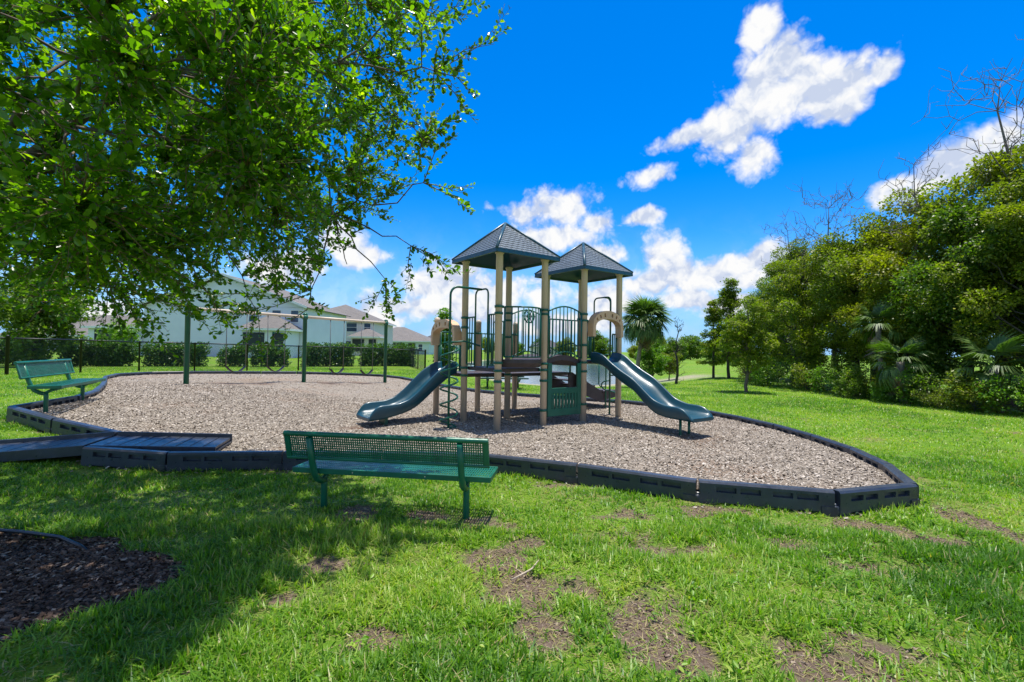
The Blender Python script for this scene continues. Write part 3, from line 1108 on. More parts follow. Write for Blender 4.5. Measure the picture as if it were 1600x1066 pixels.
def rail(path_fn, n, z_lo, z_hi, lo_fn=None, hi_fn=None, name='guard_rail', ends=.017):
    """barrier with n bars along path_fn(t) -> (u, v)"""
    lo_fn = lo_fn or (lambda t: 0.0)
    hi_fn = hi_fn or (lambda t: 0.0)
    ts = [i / 14 for i in range(15)]
    m_ = MB()
    top = [Vector((*path_fn(t), z_hi + hi_fn(t))) for t in ts]
    bot = [Vector((*path_fn(t), z_lo + lo_fn(t))) for t in ts]
    m_.tube(top, .0155, 8)
    m_.tube(bot, .0135, 8)
    m_.tube([bot[0], top[0]], ends, 8)
    m_.tube([bot[-1], top[-1]], ends, 8)
    r_ = m_.build(name, M_GREEN, play)
    for i in range(n):
        t = (i + 1) / (n + 1)
        a = (*path_fn(t), z_lo + lo_fn(t))
        h = z_hi + hi_fn(t) - a[2]
        link('bar', bar_me(h), None, r_, a)
    return r_


def seg(u0, v0, u1, v1):
    return lambda t: (u0 + (u1 - u0) * t, v0 + (v1 - v0) * t)


# bowed balcony on the first tower
bow = lambda t: (.11 + (SU - .22) * t, -.03 - .27 * math.sin(math.pi * t) ** .8)
bal = rail(bow, 9, 1.31, 2.20)
wheel = MB()
wc = Vector((SU * .46, -.255, 2.04))
wheel.tube([wc + Vector((.115 * math.cos(a), 0, .115 * math.sin(a))) for a in np.linspace(0, 2 * math.pi, 24, endpoint=False)], .012, 8, closed=True)
wheel.tube([wc + Vector((.045 * math.cos(a), 0, .045 * math.sin(a))) for a in np.linspace(0, 2 * math.pi, 14, endpoint=False)], .010, 8, closed=True)
for a in np.linspace(0, 2 * math.pi, 6, endpoint=False):
    wheel.tube([wc, wc + Vector((.145 * math.cos(a), 0, .145 * math.sin(a)))], .009, 6)
wheel.build('steering_wheel', M_PANEL, bal)
m_ = MB()
arc = [(.06 + (SU - .12) * t, .02 - .36 * math.sin(math.pi * t) ** .8) for t in np.linspace(0, 1, 17)]
arc2 = [(.10 + (SU - .20) * t, .02 - .28 * math.sin(math.pi * t) ** .8) for t in np.linspace(0, 1, 17)]
n_ = 17
vs = [(a, b, 1.265) for a, b in arc] + [(a, b, 1.20) for a, b in arc] + [(a, b, 1.12) for a, b in arc2]
fs = [tuple(range(n_)), tuple(reversed(range(2 * n_, 3 * n_)))]
for i in range(n_ - 1):
    fs += [(i + 1, i, n_ + i, n_ + i + 1), (n_ + i + 1, n_ + i, 2 * n_ + i, 2 * n_ + i + 1)]
m_.add(vs, fs)
m_.build('balcony_floor', M_DECK, play)

# bridge rails follow the arch
arch = lambda t: .13 * math.sin(math.pi * t)
rail(seg(SU + .09, -.02, 2 * SU - .09, -.02), 8, 1.28, 2.19, arch, lambda t: .11 * math.sin(math.pi * t))
rail(seg(SU + .09, SV + .02, 2 * SU - .09, SV + .02), 8, 1.28, 2.19, arch, lambda t: .11 * math.sin(math.pi * t))
# rails on the slide deck and the transfer deck
rail(seg(.09, 2 * SV, SU - .09, 2 * SV), 8, 1.0, 1.80)
rail(seg(SU + .09, 2 * SV, 2 * SU - .09, 2 * SV), 8, 1.0, 1.80)
rail(seg(SU + .02, SV + .09, SU + .02, 1.5 * SV), 3, 1.16, 2.04)
# second tower rails
rail(seg(2 * SU + .09, SV, 3 * SU - .09, SV), 8, 1.29, 2.14)
rail(seg(3 * SU, SV * .74, 3 * SU, SV - .08), 2, 1.29, 2.10)
# short rails either side of the spiral climber's entry
rail(seg(0, .09, 0, .30), 2, 1.15, 2.07)
rail(seg(0, .80, 0, SV - .09), 2, 1.15, 2.05)
# narrow side bars beside the slides' entries
rail(seg(2 * SU + .09, 0.0, 2 * SU + .20, 0.0), 1, 1.29, 1.80)
rail(seg(3 * SU - .20, 0.0, 3 * SU - .09, 0.0), 1, 1.29, 1.80)
rail(seg(0, SV + .09, 0, SV + .19), 1, 1.0, 1.52)
rail(seg(0, 2 * SV - .19, 0, 2 * SV - .09), 1, 1.0, 1.52)


def arch_pts(p0, p1, z0, z1, n=10, lean=(0, 0)):
    """inverted U between two feet"""
    p0, p1 = Vector((*p0, 0)), Vector((*p1, 0))
    r = min((p1 - p0).length / 2, .10)
    d = (p1 - p0).normalized()
    L = Vector((*lean, 0))
    pts_ = [p0 + Vector((0, 0, z0))]
    for a in np.linspace(0, math.pi / 2, 6):
        pts_.append(p0 + d * (r - r * math.cos(a)) + L + Vector((0, 0, z1 - r + r * math.sin(a))))
    for a in np.linspace(math.pi / 2, 0, 6):
        pts_.append(p1 - d * (r - r * math.cos(a)) + L + Vector((0, 0, z1 - r + r * math.sin(a))))
    pts_.append(p1 + Vector((0, 0, z0)))
    return pts_


# spiral climber with its pole bent over to the hand loop
sp = Vector((-.66, .57, 0))
climber = MB()
climber.tube([sp + Vector((0, 0, -.2)), sp + Vector((0, 0, 2.40))] + [sp + Vector((.16 - .16 * math.cos(a), 0, 2.40 + .16 * math.sin(a))) for a in np.linspace(.3, math.pi / 2, 5)]
             + [Vector((0, .57, 2.555))], .021, 10)
cl = climber.build('spiral_climber', M_GREEN, play)
h_ = MB()
turns, r_h = 5.3, .155
h_.tube([sp + Vector((0.02, 0, .03))] + [sp + Vector((r_h * math.cos(a), r_h * math.sin(a), .04 + 1.50 * a / (2 * math.pi * turns))) for a in np.linspace(0, 2 * math.pi * turns, int(turns * 22))]
        + [sp + Vector((.3, 0, 1.58)), Vector((-.02, .57, 1.50))], .0165, 8)
h_.build('spiral', M_GREEN, cl)
h_ = MB()
h_.tube(arch_pts((0, .35), (0, .78), 1.10, 2.555), .0165, 8)
h_.build('hand_loop', M_GREEN, cl)

# loop-pole climber at the far tower
lp = MB()
q = Vector((3.36, .42, 0))
lp.tube([q + Vector((0, 0, -.2)), q + Vector((0, 0, 2.52))] + [q + Vector((-.12 + .12 * math.cos(a), 0, 2.52 + .12 * math.sin(a))) for a in np.linspace(.3, math.pi / 2, 4)] + [Vector((3 * SU, .42, 2.64))], .021, 10)
l2 = lp.build('loop_climber', M_GREEN, play)
for (z, s) in ((.42, 1), (.66, -1), (1.0, 1), (1.25, -1)):
    m_ = MB()
    m_.tube([q + Vector((0, 0, z - .11))] + [q + Vector((.05 * s, -.23 * s * math.sin(a) * .9, z - .11 * math.cos(a))) for a in np.linspace(.2, math.pi - .2, 10)] + [q + Vector((0, 0, z + .11))], .015, 8)
    m_.build('step_loop', M_GREEN, l2)
m_ = MB()
m_.tube(arch_pts((3 * SU, .24), (3 * SU, .74), 1.24, 2.64), .0165, 8)
m_.build('hand_loop', M_GREEN, l2)

# counter panel under the bridge
def counter_panel():
    v = .0
    y = -.012
    u0, u1 = SU + .095, 2 * SU - .095
    pn = empty('counter_panel', parent=play)
    for cu in (u0 + .045, u1 - .045):
        fr = MB()
        fr.box((cu, y, .68), (.10, .035, 1.02))
        fr.build('side_board', M_PANEL, pn, bevel=.004)
    b = MB()
    b.box(((u0 + u1) / 2, y + .003, .655), (u1 - u0 - .19, .035, .11))
    b.build('counter_top', M_PANEL, pn, bevel=.004)
    b = MB()
    b.box(((u0 + u1) / 2, y + .003, .24), (u1 - u0 - .19, .035, .14))
    b.build('bottom_board', M_PANEL, pn, bevel=.004)
    n = 8
    span = u1 - u0 - .19
    for i in range(n):
        b = MB()
        b.box((u0 + .095 + span * (i + .5) / n, y + .003, .455), (span / n * .62, .028, .292))
        b.build('slat', M_PANEL, pn)
    b = MB()
    b.box(((u0 + u1) / 2, y + .030, .53), (span, .012, .03))
    b.build('cross_strip', M_PANEL, pn)


counter_panel()


# sand-coloured arched hoods over the slide entries, with round holes in the arch
def hood(a, b, z_s, rise, depth_v, name='slide_hood'):
    """a, b: the two post faces (u, v); arch band with thickness and a deep brow"""
    a, b = Vector((*a, 0)), Vector((*b, 0))
    d = (b - a)
    L = d.length
    d.normalize()
    dv = Vector((*depth_v, 0))
    n = 18
    outer, inner = [], []
    for i in range(n + 1):
        t = math.pi * i / n
        outer.append((L / 2 - L / 2 * math.cos(t), rise * math.sin(t) ** .75))
        inner.append((L / 2 - (L / 2 - .075) * math.cos(t), (rise - .17) * math.sin(t) ** .75))
    outer = [(0, -.17)] + outer + [(L, -.17)]
    inner = [(.075, -.17)] + inner + [(L - .075, -.17)]
    m_ = MB()
    P = lambda q, o: a + d * q[0] + Vector((0, 0, z_s + q[1])) + dv * o
    k = len(outer)
    mid = [((o_[0] + i_[0]) / 2, (o_[1] + i_[1]) / 2) for o_, i_ in zip(outer, inner)]
    vs = [P(q, 0) for q in outer] + [P(q, 0) for q in inner] + [P(q, 1) for q in outer] + [P(q, 1) for q in inner]
    fs = []
    holes = {4, 6, 8, 11, 13, 15}
    for i in range(k - 1):
        if i in holes:                        # a gap framed by an upper and a lower band
            pass
        else:
            fs.append((i, k + i, k + i + 1, i + 1))
            fs.append((2 * k + i + 1, 3 * k + i + 1, 3 * k + i, 2 * k + i))
        fs.append((i + 1, 2 * k + i + 1, 2 * k + i, i))
        fs.append((k + i, 3 * k + i, 3 * k + i + 1, k + i + 1))
    m_.add(vs, fs, False)
    for i in holes:                           # frames round the holes
        def ring(o_):
            A, B, C, D = P(outer[i], o_), P(outer[i + 1], o_), P(inner[i + 1], o_), P(inner[i], o_)
            c0, c1 = A.lerp(D, .30), B.lerp(C, .30)
            c3, c2 = A.lerp(D, .74), B.lerp(C, .74)
            e = .18
            h = [c0.lerp(c1, e), c0.lerp(c1, 1 - e), c3.lerp(c2, 1 - e), c3.lerp(c2, e)]
            return [A, B, C, D] + h
        r0, r1 = ring(0), ring(1)
        v8 = r0 + r1
        fr = [(0, 4, 5, 1), (1, 5, 6, 2), (2, 6, 7, 3), (3, 7, 4, 0)]
        m_.add(v8, fr + [tuple(8 + q for q in reversed(f)) for f in fr] + [(4, 12, 13, 5), (5, 13, 14, 6), (6, 14, 15, 7), (7, 15, 12, 4)])
    return m_.build(name, M_HOOD, play)


u_out = lambda x: (x, 0)
hood((2 * SU + .075, -.03), (3 * SU - .075, -.03), 1.90, .37, (0, -.16))
hood((-.03, SV + .075), (-.03, 2 * SV - .075), 1.68, .36, (-.16, 0))


# slides: a U-shaped trough swept along its bed
def slide(stations, origin, fwd, side, half, name):
    """stations: (distance, top of side wall, underside)"""
    st = np.array(stations)
    ss = np.linspace(st[0, 0], st[-1, 0], 44)
    def smooth_interp(col):
        v = np.interp(ss, st[:, 0], st[:, col])
        for _ in range(2):
            v[1:-1] = (v[:-2] + 2 * v[1:-1] + v[2:]) / 4
        return v
    top, bot = smooth_interp(1), smooth_interp(2)
    vs, fs = [], []
    k = None
    for s, zt, zb in zip(ss, top, bot):
        bed_ = zb + .055
        h = max(zt - bed_, .012)
        prof = [(-half + .035, zb), (-half + .005, zb + .03), (-half - .012, zb + .5 * (zt - zb)), (-half - .018, zt - .02), (-half - .006, zt), (-half + .016, zt + .004),
                (-half + .032, zt - .02), (-half + .045, bed_ + h * .45), (-half + .075, bed_ + min(.05, h * .3)), (-half + .14, bed_ + .004), (0, bed_)]
        prof = prof + [(-a, b) for a, b in reversed(prof[:-1])]
        k = len(prof)
        c = Vector(origin) + Vector(fwd) * s
        for (a, z) in prof:
            vs.append(c + Vector(side) * a + Vector((0, 0, z)))
    n = len(ss)
    for i in range(n - 1):
        for j in range(k):
            fs.append((i * k + j, i * k + (j + 1) % k, (i + 1) * k + (j + 1) % k, (i + 1) * k + j))
    fs.append(tuple(reversed(range(k))))
    fs.append(tuple((n - 1) * k + j for j in range(k)))
    m_ = MB()
    m_.add(vs, fs, True)
    m_.sm[-1] = m_.sm[-2] = False
    return m_.build(name, M_SLIDE, play)


sl = slide([(-.02, 1.41, 1.185), (.12, 1.41, 1.185), (.34, 1.365, 1.14), (.55, 1.215, .985), (.83, 1.06, .83), (1.13, .925, .70), (1.37, .745, .49), (1.60, .575, .335), (1.87, .50, .285),
            (2.16, .495, .28), (2.28, .455, .275), (2.36, .37, .27), (2.41, .31, .268)], (2.5 * SU, -.02, 0), (0, -.96, 0), (-1, 0, 0), .325, 'wave_slide')
for s in (-.13, .13):
    m_ = MB()
    m_.tube([(2.5 * SU + s, -1.98, -.2), (2.5 * SU + s, -1.98, .30)], .024, 10)
    m_.build('slide_leg', M_GREEN, sl)
sl = slide([(-.02, 1.17, .93), (.10, 1.16, .90), (.24, 1.10, .80), (.42, .985, .665), (.62, .80, .49), (.80, .625, .345), (1.0, .47, .245), (1.2, .405, .19), (1.42, .39, .145),
            (1.58, .385, .125), (1.68, .31, .115), (1.76, .17, .11)], (-.04, 1.5 * SV, 0), (-1, 0, 0), (0, 1, 0), .34, 'straight_slide')
m_ = MB()
m_.box((-1.40, 1.5 * SV, .05), (.06, .30, .16))
m_.build('slide_foot', M_GREEN, sl)

# stairs down from the transfer deck with handrails
st_ = MB()
us, ue, zs_, ze = 2.75 * SU, 3.85 * SU, .93, .42
for v in (SV + .10, 2 * SV - .10):
    st_.slab([(us, v, zs_), (us + .1, v, zs_), (ue, v, ze), (ue + .5, v, ze), (ue + .5, v, ze - .14), (ue - .1, v, ze - .22), (us + .25, v, zs_ - .48), (us, v, zs_ - .40)], (0, .035, 0))
sto = st_.build('stairs', M_DECK, play)
for i in range(4):
    m_ = MB()
    m_.box((us + .08 + (ue - us) * (i + .35) / 4, 1.5 * SV, zs_ - .10 - i * .125), (.27, SV - .24, .03))
    m_.build('tread', M_DECK, sto)
m_ = MB()
m_.box((ue + .27, 1.5 * SV, ze), (.60, SV - .16, .05))
m_.build('transfer_platform', M_DECK, sto)
for v in (SV + .06, 2 * SV - .06):
    m_ = MB()
    m_.tube([(us - .4, v, 1.50), (us, v, 1.62), (us + .10, v, 1.60), (ue, v, 1.10), (ue + .05, v, 1.02), (ue + .05, v, -.2)], .0165, 8)
    m_.tube([(us, v, 1.62), (us, v, .9)], .0165, 8)
    m_.tube([(ue - .2, v, 1.18), (ue - .2, v, .62), (ue - .12, v, .55), (ue + .05, v, .55)], .0145, 8)
    m_.build('handrail', M_GREEN, sto)

# ------------------------------------------------------------------ benches
def lattice(mb, org, ex, ey, nx_, ny_, wx, wy, th):
    """perforated sheet: crossing strips, the second set a hair thinner"""
    ex, ey = Vector(ex), Vector(ey)
    nrm = ex.cross(ey).normalized()
    org = Vector(org)
    R = Matrix((ex.normalized(), ey.normalized(), nrm)).transposed()
    for i in range(nx_ + 1):
        mb.box(org + ex * (i / nx_) + ey * .5, (wx, ey.length, th), R)
    for j in range(ny_ + 1):
        mb.box(org + ex * .5 + ey * (j / ny_), (ex.length, wy, th * .72), R)


def make_bench(loc, rz, label):
    """length along x, sitter faces +y"""
    b = tag(empty('park_bench', loc, rz), label, 'bench', 'green perforated metal benches')
    Lh = .955
    s = MB()                                   # seat
    lattice(s, (-Lh + .02, -.12, .418), (2 * Lh - .04, 0, 0), (0, .37, 0), 84, 5, .0125, .022, .006)
    seat = s.build('seat', M_BENCH, b)
    f = MB()
    f.box((0, -.13, .395), (2 * Lh, .014, .052))
    f.box((0, .26, .395), (2 * Lh, .014, .052))
    f.box((-Lh + .007, .065, .395), (.014, .376, .05))
    f.box((Lh - .007, .065, .395), (.014, .376, .05))
    f.build('seat_rim', M_BENCH, seat, bevel=.006)
    k = MB()                                   # back
    lattice(k, (-Lh + .05, -.215, .545), (2 * Lh - .10, 0, 0), (0, -.055, .20), 88, 9, .0105, .0095, .005)
    back = k.build('backrest', M_BENCH, b)
    f = MB()
    f.tube([(-Lh, -.276, .765), (Lh, -.276, .765)], .024, 12)
    f.tube([(-Lh, -.212, .535), (Lh, -.212, .535)], .017, 10)
    for sx in (-1, 1):
        f.box((sx * (Lh - .022), -.244, .65), (.05, .022, .235), Matrix.Rotation(RAD(15), 3, 'X'))
    f.build('back_rim', M_BENCH, back, bevel=.004)
    for x in (-.705, .705):
        g_ = MB()
        path = [(x, 0, -.25), (x, 0, .24), (x, -.005, .30)]
        g_.tube(path, .030, 14)
        g_.tube([(x, .01, .27), (x, -.07, .29), (x, -.14, .33), (x, -.185, .40), (x, -.225, .52), (x, -.285, .735)], .030, 14)
        g_.tube([(x, -.02, .28), (x, .06, .33), (x, .20, .372)], .024, 12)
        leg = g_.build('leg', M_BENCH, b)
        c_ = MB()
        c_.box((x, .065, .378), (.05, .36, .02))
        c_.build('seat_bracket', M_BENCH, leg)
    for x in (-.35, .35):
        c_ = MB()
        c_.lathe([(.006, 0), (.006, .004)], (0, 0, 0), 8)
        o_ = c_.build('bolt', M_CAP, seat, loc=(x, -.138, .395), rot=(RAD(90), 0, 0))
    return b


make_bench((-1.099, 4.511, -.01), RAD(-8.1), 'green perforated metal bench in the foreground lawn seen from behind')
zb = float(G0(-7.6, 8.1)) + .115
make_bench((-7.62, 8.12, zb), math.atan2(1.05, -.48) + math.pi, 'green metal bench at the left corner of the wood chips, facing the slides')

# ------------------------------------------------------------------ swing set
SW = [(-8.55, 12.47), (-6.72, 15.35), (-4.88, 18.3)]
sz = [float(chip_z(*p)) for p in SW]
swing = tag(empty('swing_set', (SW[1][0], SW[1][1], sz[1])), 'swing frame of three green posts and a cream top beam', 'swing frame')
ox, oy, oz = SW[1][0], SW[1][1], sz[1]
BEAM_Z = 2.52
for (x, y), z in zip(SW, sz):
    m_ = MB()
    m_.lathe([(.064, z - oz - .3), (.064, BEAM_Z - oz + .06), (.072, BEAM_Z - oz + .06), (.072, BEAM_Z - oz + .10), (.03, BEAM_Z - oz + .13)], (x - ox, y - oy, 0), 18)
    pp = m_.build('post', M_GREEN, swing)
    m_ = MB()
    m_.lathe([(.085, BEAM_Z - oz - .08), (.085, BEAM_Z - oz + .05)], (x - ox, y - oy, 0), 18)
    m_.build('beam_collar', M_GREEN, pp)
for a, b in ((0, 1), (1, 2)):
    A, B = Vector((SW[a][0] - ox, SW[a][1] - oy, BEAM_Z - oz)), Vector((SW[b][0] - ox, SW[b][1] - oy, BEAM_Z - oz))
    m_ = MB()
    m_.tube([A, B], .045, 14)
    m_.build('top_beam', M_BEAM, swing)


def belt_swing(p, d, label, drop):
    """two chains and a hanging belt; p = point on the beam, d = direction along the beam"""
    p, d = Vector(p), Vector(d).normalized()
    zg = float(chip_z(p.x, p.y))
    t_ = tag(empty('belt_swing', (p.x, p.y, zg)), label, 'swing', 'belt swings')
    h = p.z - zg
    half = .27
    zs = .50
    for s in (-1, 1):
        m_ = MB()
        top = d * half * s * 1.05 + Vector((0, 0, h - .035))
        bot = d * half * s + Vector((0, 0, zs))
        m_.tube([top, bot], .011, 6)
        c_ = m_.build('chain', M_CHAIN, t_)
        m_ = MB()
        m_.lathe([(.018, 0), (.018, .07)], (top.x, top.y, h - .075), 8)
        m_.build('hanger', M_CHAIN, c_)
    side_ = Vector((-d.y, d.x, 0))
    vs, fs = [], []
    n = 14
    for i in range(n + 1):
        t = i / n * 2 - 1
        c = d * half * t + Vector((0, 0, zs - .17 * (1 - t * t)))
        for s, up in ((-.07, 0), (.07, 0), (.07, -.012), (-.07, -.012)):
            vs.append(c + side_ * s + Vector((0, 0, up)))
    for i in range(n):
        for j in range(4):
            fs.append((i * 4 + j, i * 4 + (j + 1) % 4, (i + 1) * 4 + (j + 1) % 4, (i + 1) * 4 + j))
    m_ = MB()
    m_.add(vs, fs, True)
    m_.build('belt_seat', M_BELT, t_)


P3 = [Vector((x, y, BEAM_Z)) for x, y in SW]
for (a, b, t, lab) in ((0, 1, .37, 'belt swing nearest the left end post of the swing frame'), (0, 1, .72, 'belt swing just left of the middle post of the swing frame'),
                       (1, 2, .36, 'belt swing just right of the middle post of the swing frame'), (1, 2, .74, 'belt swing nearest the right end post of the swing frame')):
    belt_swing(P3[a].lerp(P3[b], t), P3[b] - P3[a], lab, 0)

# ------------------------------------------------------------------ chain-link fence
FENCE = [(-20.4, 15.6), (-17.64, 16.57), (-17.0, 18.7), (-16.4, 20.87), (-14.75, 22.05), (-13.06, 23.4), (-11.25, 25.0), (-9.46, 26.62), (-7.5, 28.4), (-5.54, 30.33)]
RETURN = [(-5.54, 30.33), (-6.35, 32.1), (-6.95, 33.4), (-7.75, 35.1), (-9.9, 39.6)]
FH = 1.30
fence = tag(empty('chain_link_fence', (-17.64, 16.57, float(G(-17.64, 16.57)))), 'black chain link fence between the playground lawn and the houses', 'fence')
fo = Vector(fence.location)


def fence_run(path, gate=None):
    wires = MB()
    for i, (x, y) in enumerate(path):
        z = float(G(x, y))
        big = (x, y) in ((-17.64, 16.57), (-5.54, 30.33)) and path is FENCE
        m_ = MB()
        r = .055 if big else .036
        m_.lathe([(r, -.2), (r, FH + (.06 if big else .01)), (r * 1.15, FH + (.06 if big else .01)), (r * .5, FH + (.11 if big else .05))], (x - fo.x, y - fo.y, z - fo.z), 10)
        if not (path is RETURN and i == 0):
            m_.build('fence_post', M_FENCE, fence)
    for i in range(len(path) - 1):
        a, b = path[i], path[i + 1]
        za, zb_ = float(G(*a)), float(G(*b))
        A, B = Vector((a[0] - fo.x, a[1] - fo.y, za - fo.z)), Vector((b[0] - fo.x, b[1] - fo.y, zb_ - fo.z))
        m_ = MB()
        m_.tube([A + Vector((0, 0, FH)), B + Vector((0, 0, FH))], .026, 8)
        if gate == i:
            m_.tube([A + Vector((0, 0, .62)), B + Vector((0, 0, .62))], .018, 8)
            m_.tube([A + Vector((0, 0, .06)), B + Vector((0, 0, .06))], .018, 8)
            m_.build('gate_frame', M_FENCE, fence)
        else:
            m_.build('top_rail', M_FENCE, fence)
        L = (B - A).length
        p = .075 if path is FENCE else .10
        n = int(L / p)
        for k in range(-int(FH / p), n):
            for s in (0, 1):
                x0, x1 = k * p, k * p + FH
                z0, z1 = .03, FH
                if x0 < 0: z0, x0 = .03 + (0 - x0), 0
                if x1 > L: z1, x1 = FH - (x1 - L), L
                if x1 <= x0 or z1 <= z0: continue
                if s: z0, z1 = FH + .03 - z0, FH + .03 - z1
                q0 = A.lerp(B, x0 / L) + Vector((0, 0, z0))
                q1 = A.lerp(B, x1 / L) + Vector((0, 0, z1))
                nrm = (B - A).normalized().cross(Vector((0, 0, 1))) * (.003 if s else -.003)
                wires.tube([q0 + nrm, q1 + nrm], .0032, 3, caps=False)
    o_ = wires.build('wire_mesh', M_FENCE, fence)
    o_['kind'] = 'stuff'


fence_run(FENCE)
fence_run(RETURN, gate=1)


# ------------------------------------------------------------------ houses
def hip_roof(x0, x1, y0, y1, ze, zr, over=.45, gable=None):
    x0, x1, y0, y1 = x0 - over, x1 + over, y0 - over, y1 + over
    wx, wy = x1 - x0, y1 - y0
    if gable == 'y':                          # ridge runs along y, gable faces the viewer
        r0, r1 = ((x0 + x1) / 2, y0, zr), ((x0 + x1) / 2, y1, zr)
    elif wx >= wy:
        r0, r1 = (x0 + wy / 2, (y0 + y1) / 2, zr), (x1 - wy / 2, (y0 + y1) / 2, zr)
    else:
        r0, r1 = ((x0 + x1) / 2, y0 + wx / 2, zr), ((x0 + x1) / 2, y1 - wx / 2, zr)
    v = [(x0, y0, ze), (x1, y0, ze), (x1, y1, ze), (x0, y1, ze), r0, r1]
    if gable == 'y' or wx < wy:
        f = [(0, 1, 4), (1, 2, 5, 4), (2, 3, 5), (3, 0, 4, 5)]
    else:
        f = [(0, 1, 5, 4), (1, 2, 5), (2, 3, 4, 5), (3, 0, 4)]
    if gable == 'y':
        f = [(1, 2, 5, 4), (3, 0, 4, 5)]
    return v, f


class House:
    def __init__(self, name, org, label, wall, roofm=None, rz=0.0):
        self.e = tag(empty(name, org, rz), label, 'house', 'houses beyond the fence')
        self.wall, self.roofm = wall, roofm or M_SHINGLE

    def block(self, x0, x1, y0, y1, h, zr, gable=None, over=.45, z0=0.0):
        m_ = MB()
        m_.box(((x0 + x1) / 2, (y0 + y1) / 2, (z0 + h) / 2 - .25), (x1 - x0, y1 - y0, h - z0 + .5))
        w_ = m_.build('wall', self.wall, self.e)
        if gable == 'y':
            m_ = MB()
            m_.slab([(x0, y0, h - .02), (x1, y0, h - .02), ((x0 + x1) / 2, y0, zr - .25)], (0, y1 - y0, 0))
            m_.build('gable', self.wall, w_)
        v, f = hip_roof(x0, x1, y0, y1, h, zr, over, gable)
        m_ = MB()
        m_.add(v, f)
        me_ = m_.mesh('roof')
        uv_planar(me_)
        me_.materials.append(self.roofm)
        r_ = link('roof', me_, None, self.e)
        md = r_.modifiers.new('thick', 'SOLIDIFY')
        md.thickness = .08
        a, b, c, d = x0 - over, x1 + over, y0 - over, y1 + over
        if gable == 'y':
            m_ = MB()
            pk = ((a + b) / 2, c - .02, zr)
            m_.beam((a, c - .02, h - .03), (pk[0], pk[1], pk[2] - .05), .05, .22)
            m_.beam((b, c - .02, h - .03), (pk[0], pk[1], pk[2] - .05), .05, .22)
            m_.build('rake_board', M_WHITE, r_)
        else:
            for (p0, p1) in (((a, c), (b, c)), ((b, c), (b, d)), ((a, c), (a, d))):
                m_ = MB()
                m_.beam((p0[0], p0[1], h - .09), (p1[0], p1[1], h - .09), .05, .20)
                m_.build('fascia', M_WHITE, r_)
        return w_

    def window(self, x, z, w_, h_, y, screen=False, parent=None):
        m_ = MB()
        fr = .07
        for (cx, cz, sx, sz_) in ((x - w_ / 2, z, fr, h_ + fr), (x + w_ / 2, z, fr, h_ + fr)):
            m_.box((cx, y - .03, cz), (sx, .08, sz_))
        for cz in (z - h_ / 2, z + h_ / 2):
            m_.box((x, y - .032, cz), (w_ - fr, .076, fr))
        if not screen:
            m_.box((x, y - .028, z), (w_ - fr, .06, .05))
        f_ = m_.build('window' if not screen else 'screen_opening', M_WHITE if not screen else M_FENCE, self.e)
        m_ = MB()
        m_.box((x, y - .012, z), (w_, .02, h_))
        m_.build('pane' if not screen else 'screen', M_GLASS if not screen else M_SCREEN, f_)


zg = float(G(-24, 46))
hA = House('gabled_house', (-29.0, 47.0, zg), 'big pale teal two storey house with gable end behind the swings', M_STUCCO_T)
hA.block(-7.6, 8.3, 0, 12, 5.0, 8.2, 'y')
hA.block(3.9, 7.9, -3.0, -.05, 2.75, 4.0, over=.4)
hA.window(5.0, 1.45, 1.9, 1.75, -3.0, True)
hA.window(7.25, 1.45, .95, 1.75, -3.0, True)
hA.window(3.3, 4.1, .9, 1.2, 0)
hA.window(5.6, 4.1, .9, 1.2, 0)
hA.window(7.4, 4.1, .8, 1.2, 0)
hA.block(-12.2, -7.65, -1.0, 7, 2.8, 3.6, over=.4)
hA.window(-9.9, 1.5, 3.2, 1.9, -1.0, True)

zg = float(G(-25, 68))
hB = House('beige_house', (-25.0, 67.0, zg), 'beige two storey house with hipped roof right of the big teal house', M_STUCCO_B)
hB.block(-6.5, 5.1, 0, 12, 4.9, 7.7)
for x in (-.2, 2.3, 4.5):
    hB.window(x, 3.95, .95 if x != 2.3 else 1.5, 1.25, 0)
hB.window(-.2, 1.4, .95, 1.25, 0)
hB.window(2.2, 1.4, 1.5, 1.25, 0)
hB.block(3.3, 6.9, -3.2, -.05, 2.6, 3.7, over=.4)
hB.window(4.3, 1.4, 1.5, 1.6, -3.2, True)
hB.window(6.2, 1.4, .9, 1.6, -3.2, True)

zg = float(G(-22, 88))
hC = House('single_storey_house', (-22.0, 88.0, zg), 'seafoam single storey house with wide brown hip roof by the gate', M_STUCCO_G)
hC.block(-7.0, 6.6, 0, 12, 2.45, 5.3)
hC.window(.9, 1.15, 1.9, 1.7, 0, True)
hC.window(3.4, 1.15, 1.25, 1.7, 0, True)
hC.window(5.0, 1.3, .8, 1.2, 0)
hC.window(-2.0, 1.3, 1.0, 1.2, 0)

zg = float(G(-18, 115))
hD = House('dark_roofed_house', (-19.5, 115.0, zg), 'distant house with dark grey roof beyond the seafoam house', M_STUCCO_B, M_SHINGLE_D)
hD.block(-4, 7, 0, 10, 2.7, 5.3)
hD.window(2, 1.4, 1.2, 1.2, 0)

zg = float(G(-60, 66))
hE = House('long_low_house', (-61.0, 68.0, zg), 'low house with long brown roof left of the big teal house', M_STUCCO_B)
hE.block(-9, 7.5, 0, 11, 2.3, 5.6)
hE.window(-1, 1.3, 1.4, 1.2, 0)
hE.window(4, 1.3, 1.4, 1.2, 0)
zg = float(G(-75, 75))
hF = House('far_left_house', (-84.0, 84.0, zg), 'brown roofed house furthest left, half behind the dark tree', M_STUCCO_B)
hF.block(-7, 6, 0, 10, 2.4, 5.6)
hG = House('lakeside_house', (9.5, 135.0, -.2), 'small dark roofed house across the lake behind the play towers', M_STUCCO_B, M_SHINGLE_D)
hG.block(-4, 5, 0, 9, 2.8, 5.4)
hG.window(1, 1.4, 1.4, 1.2, 0)

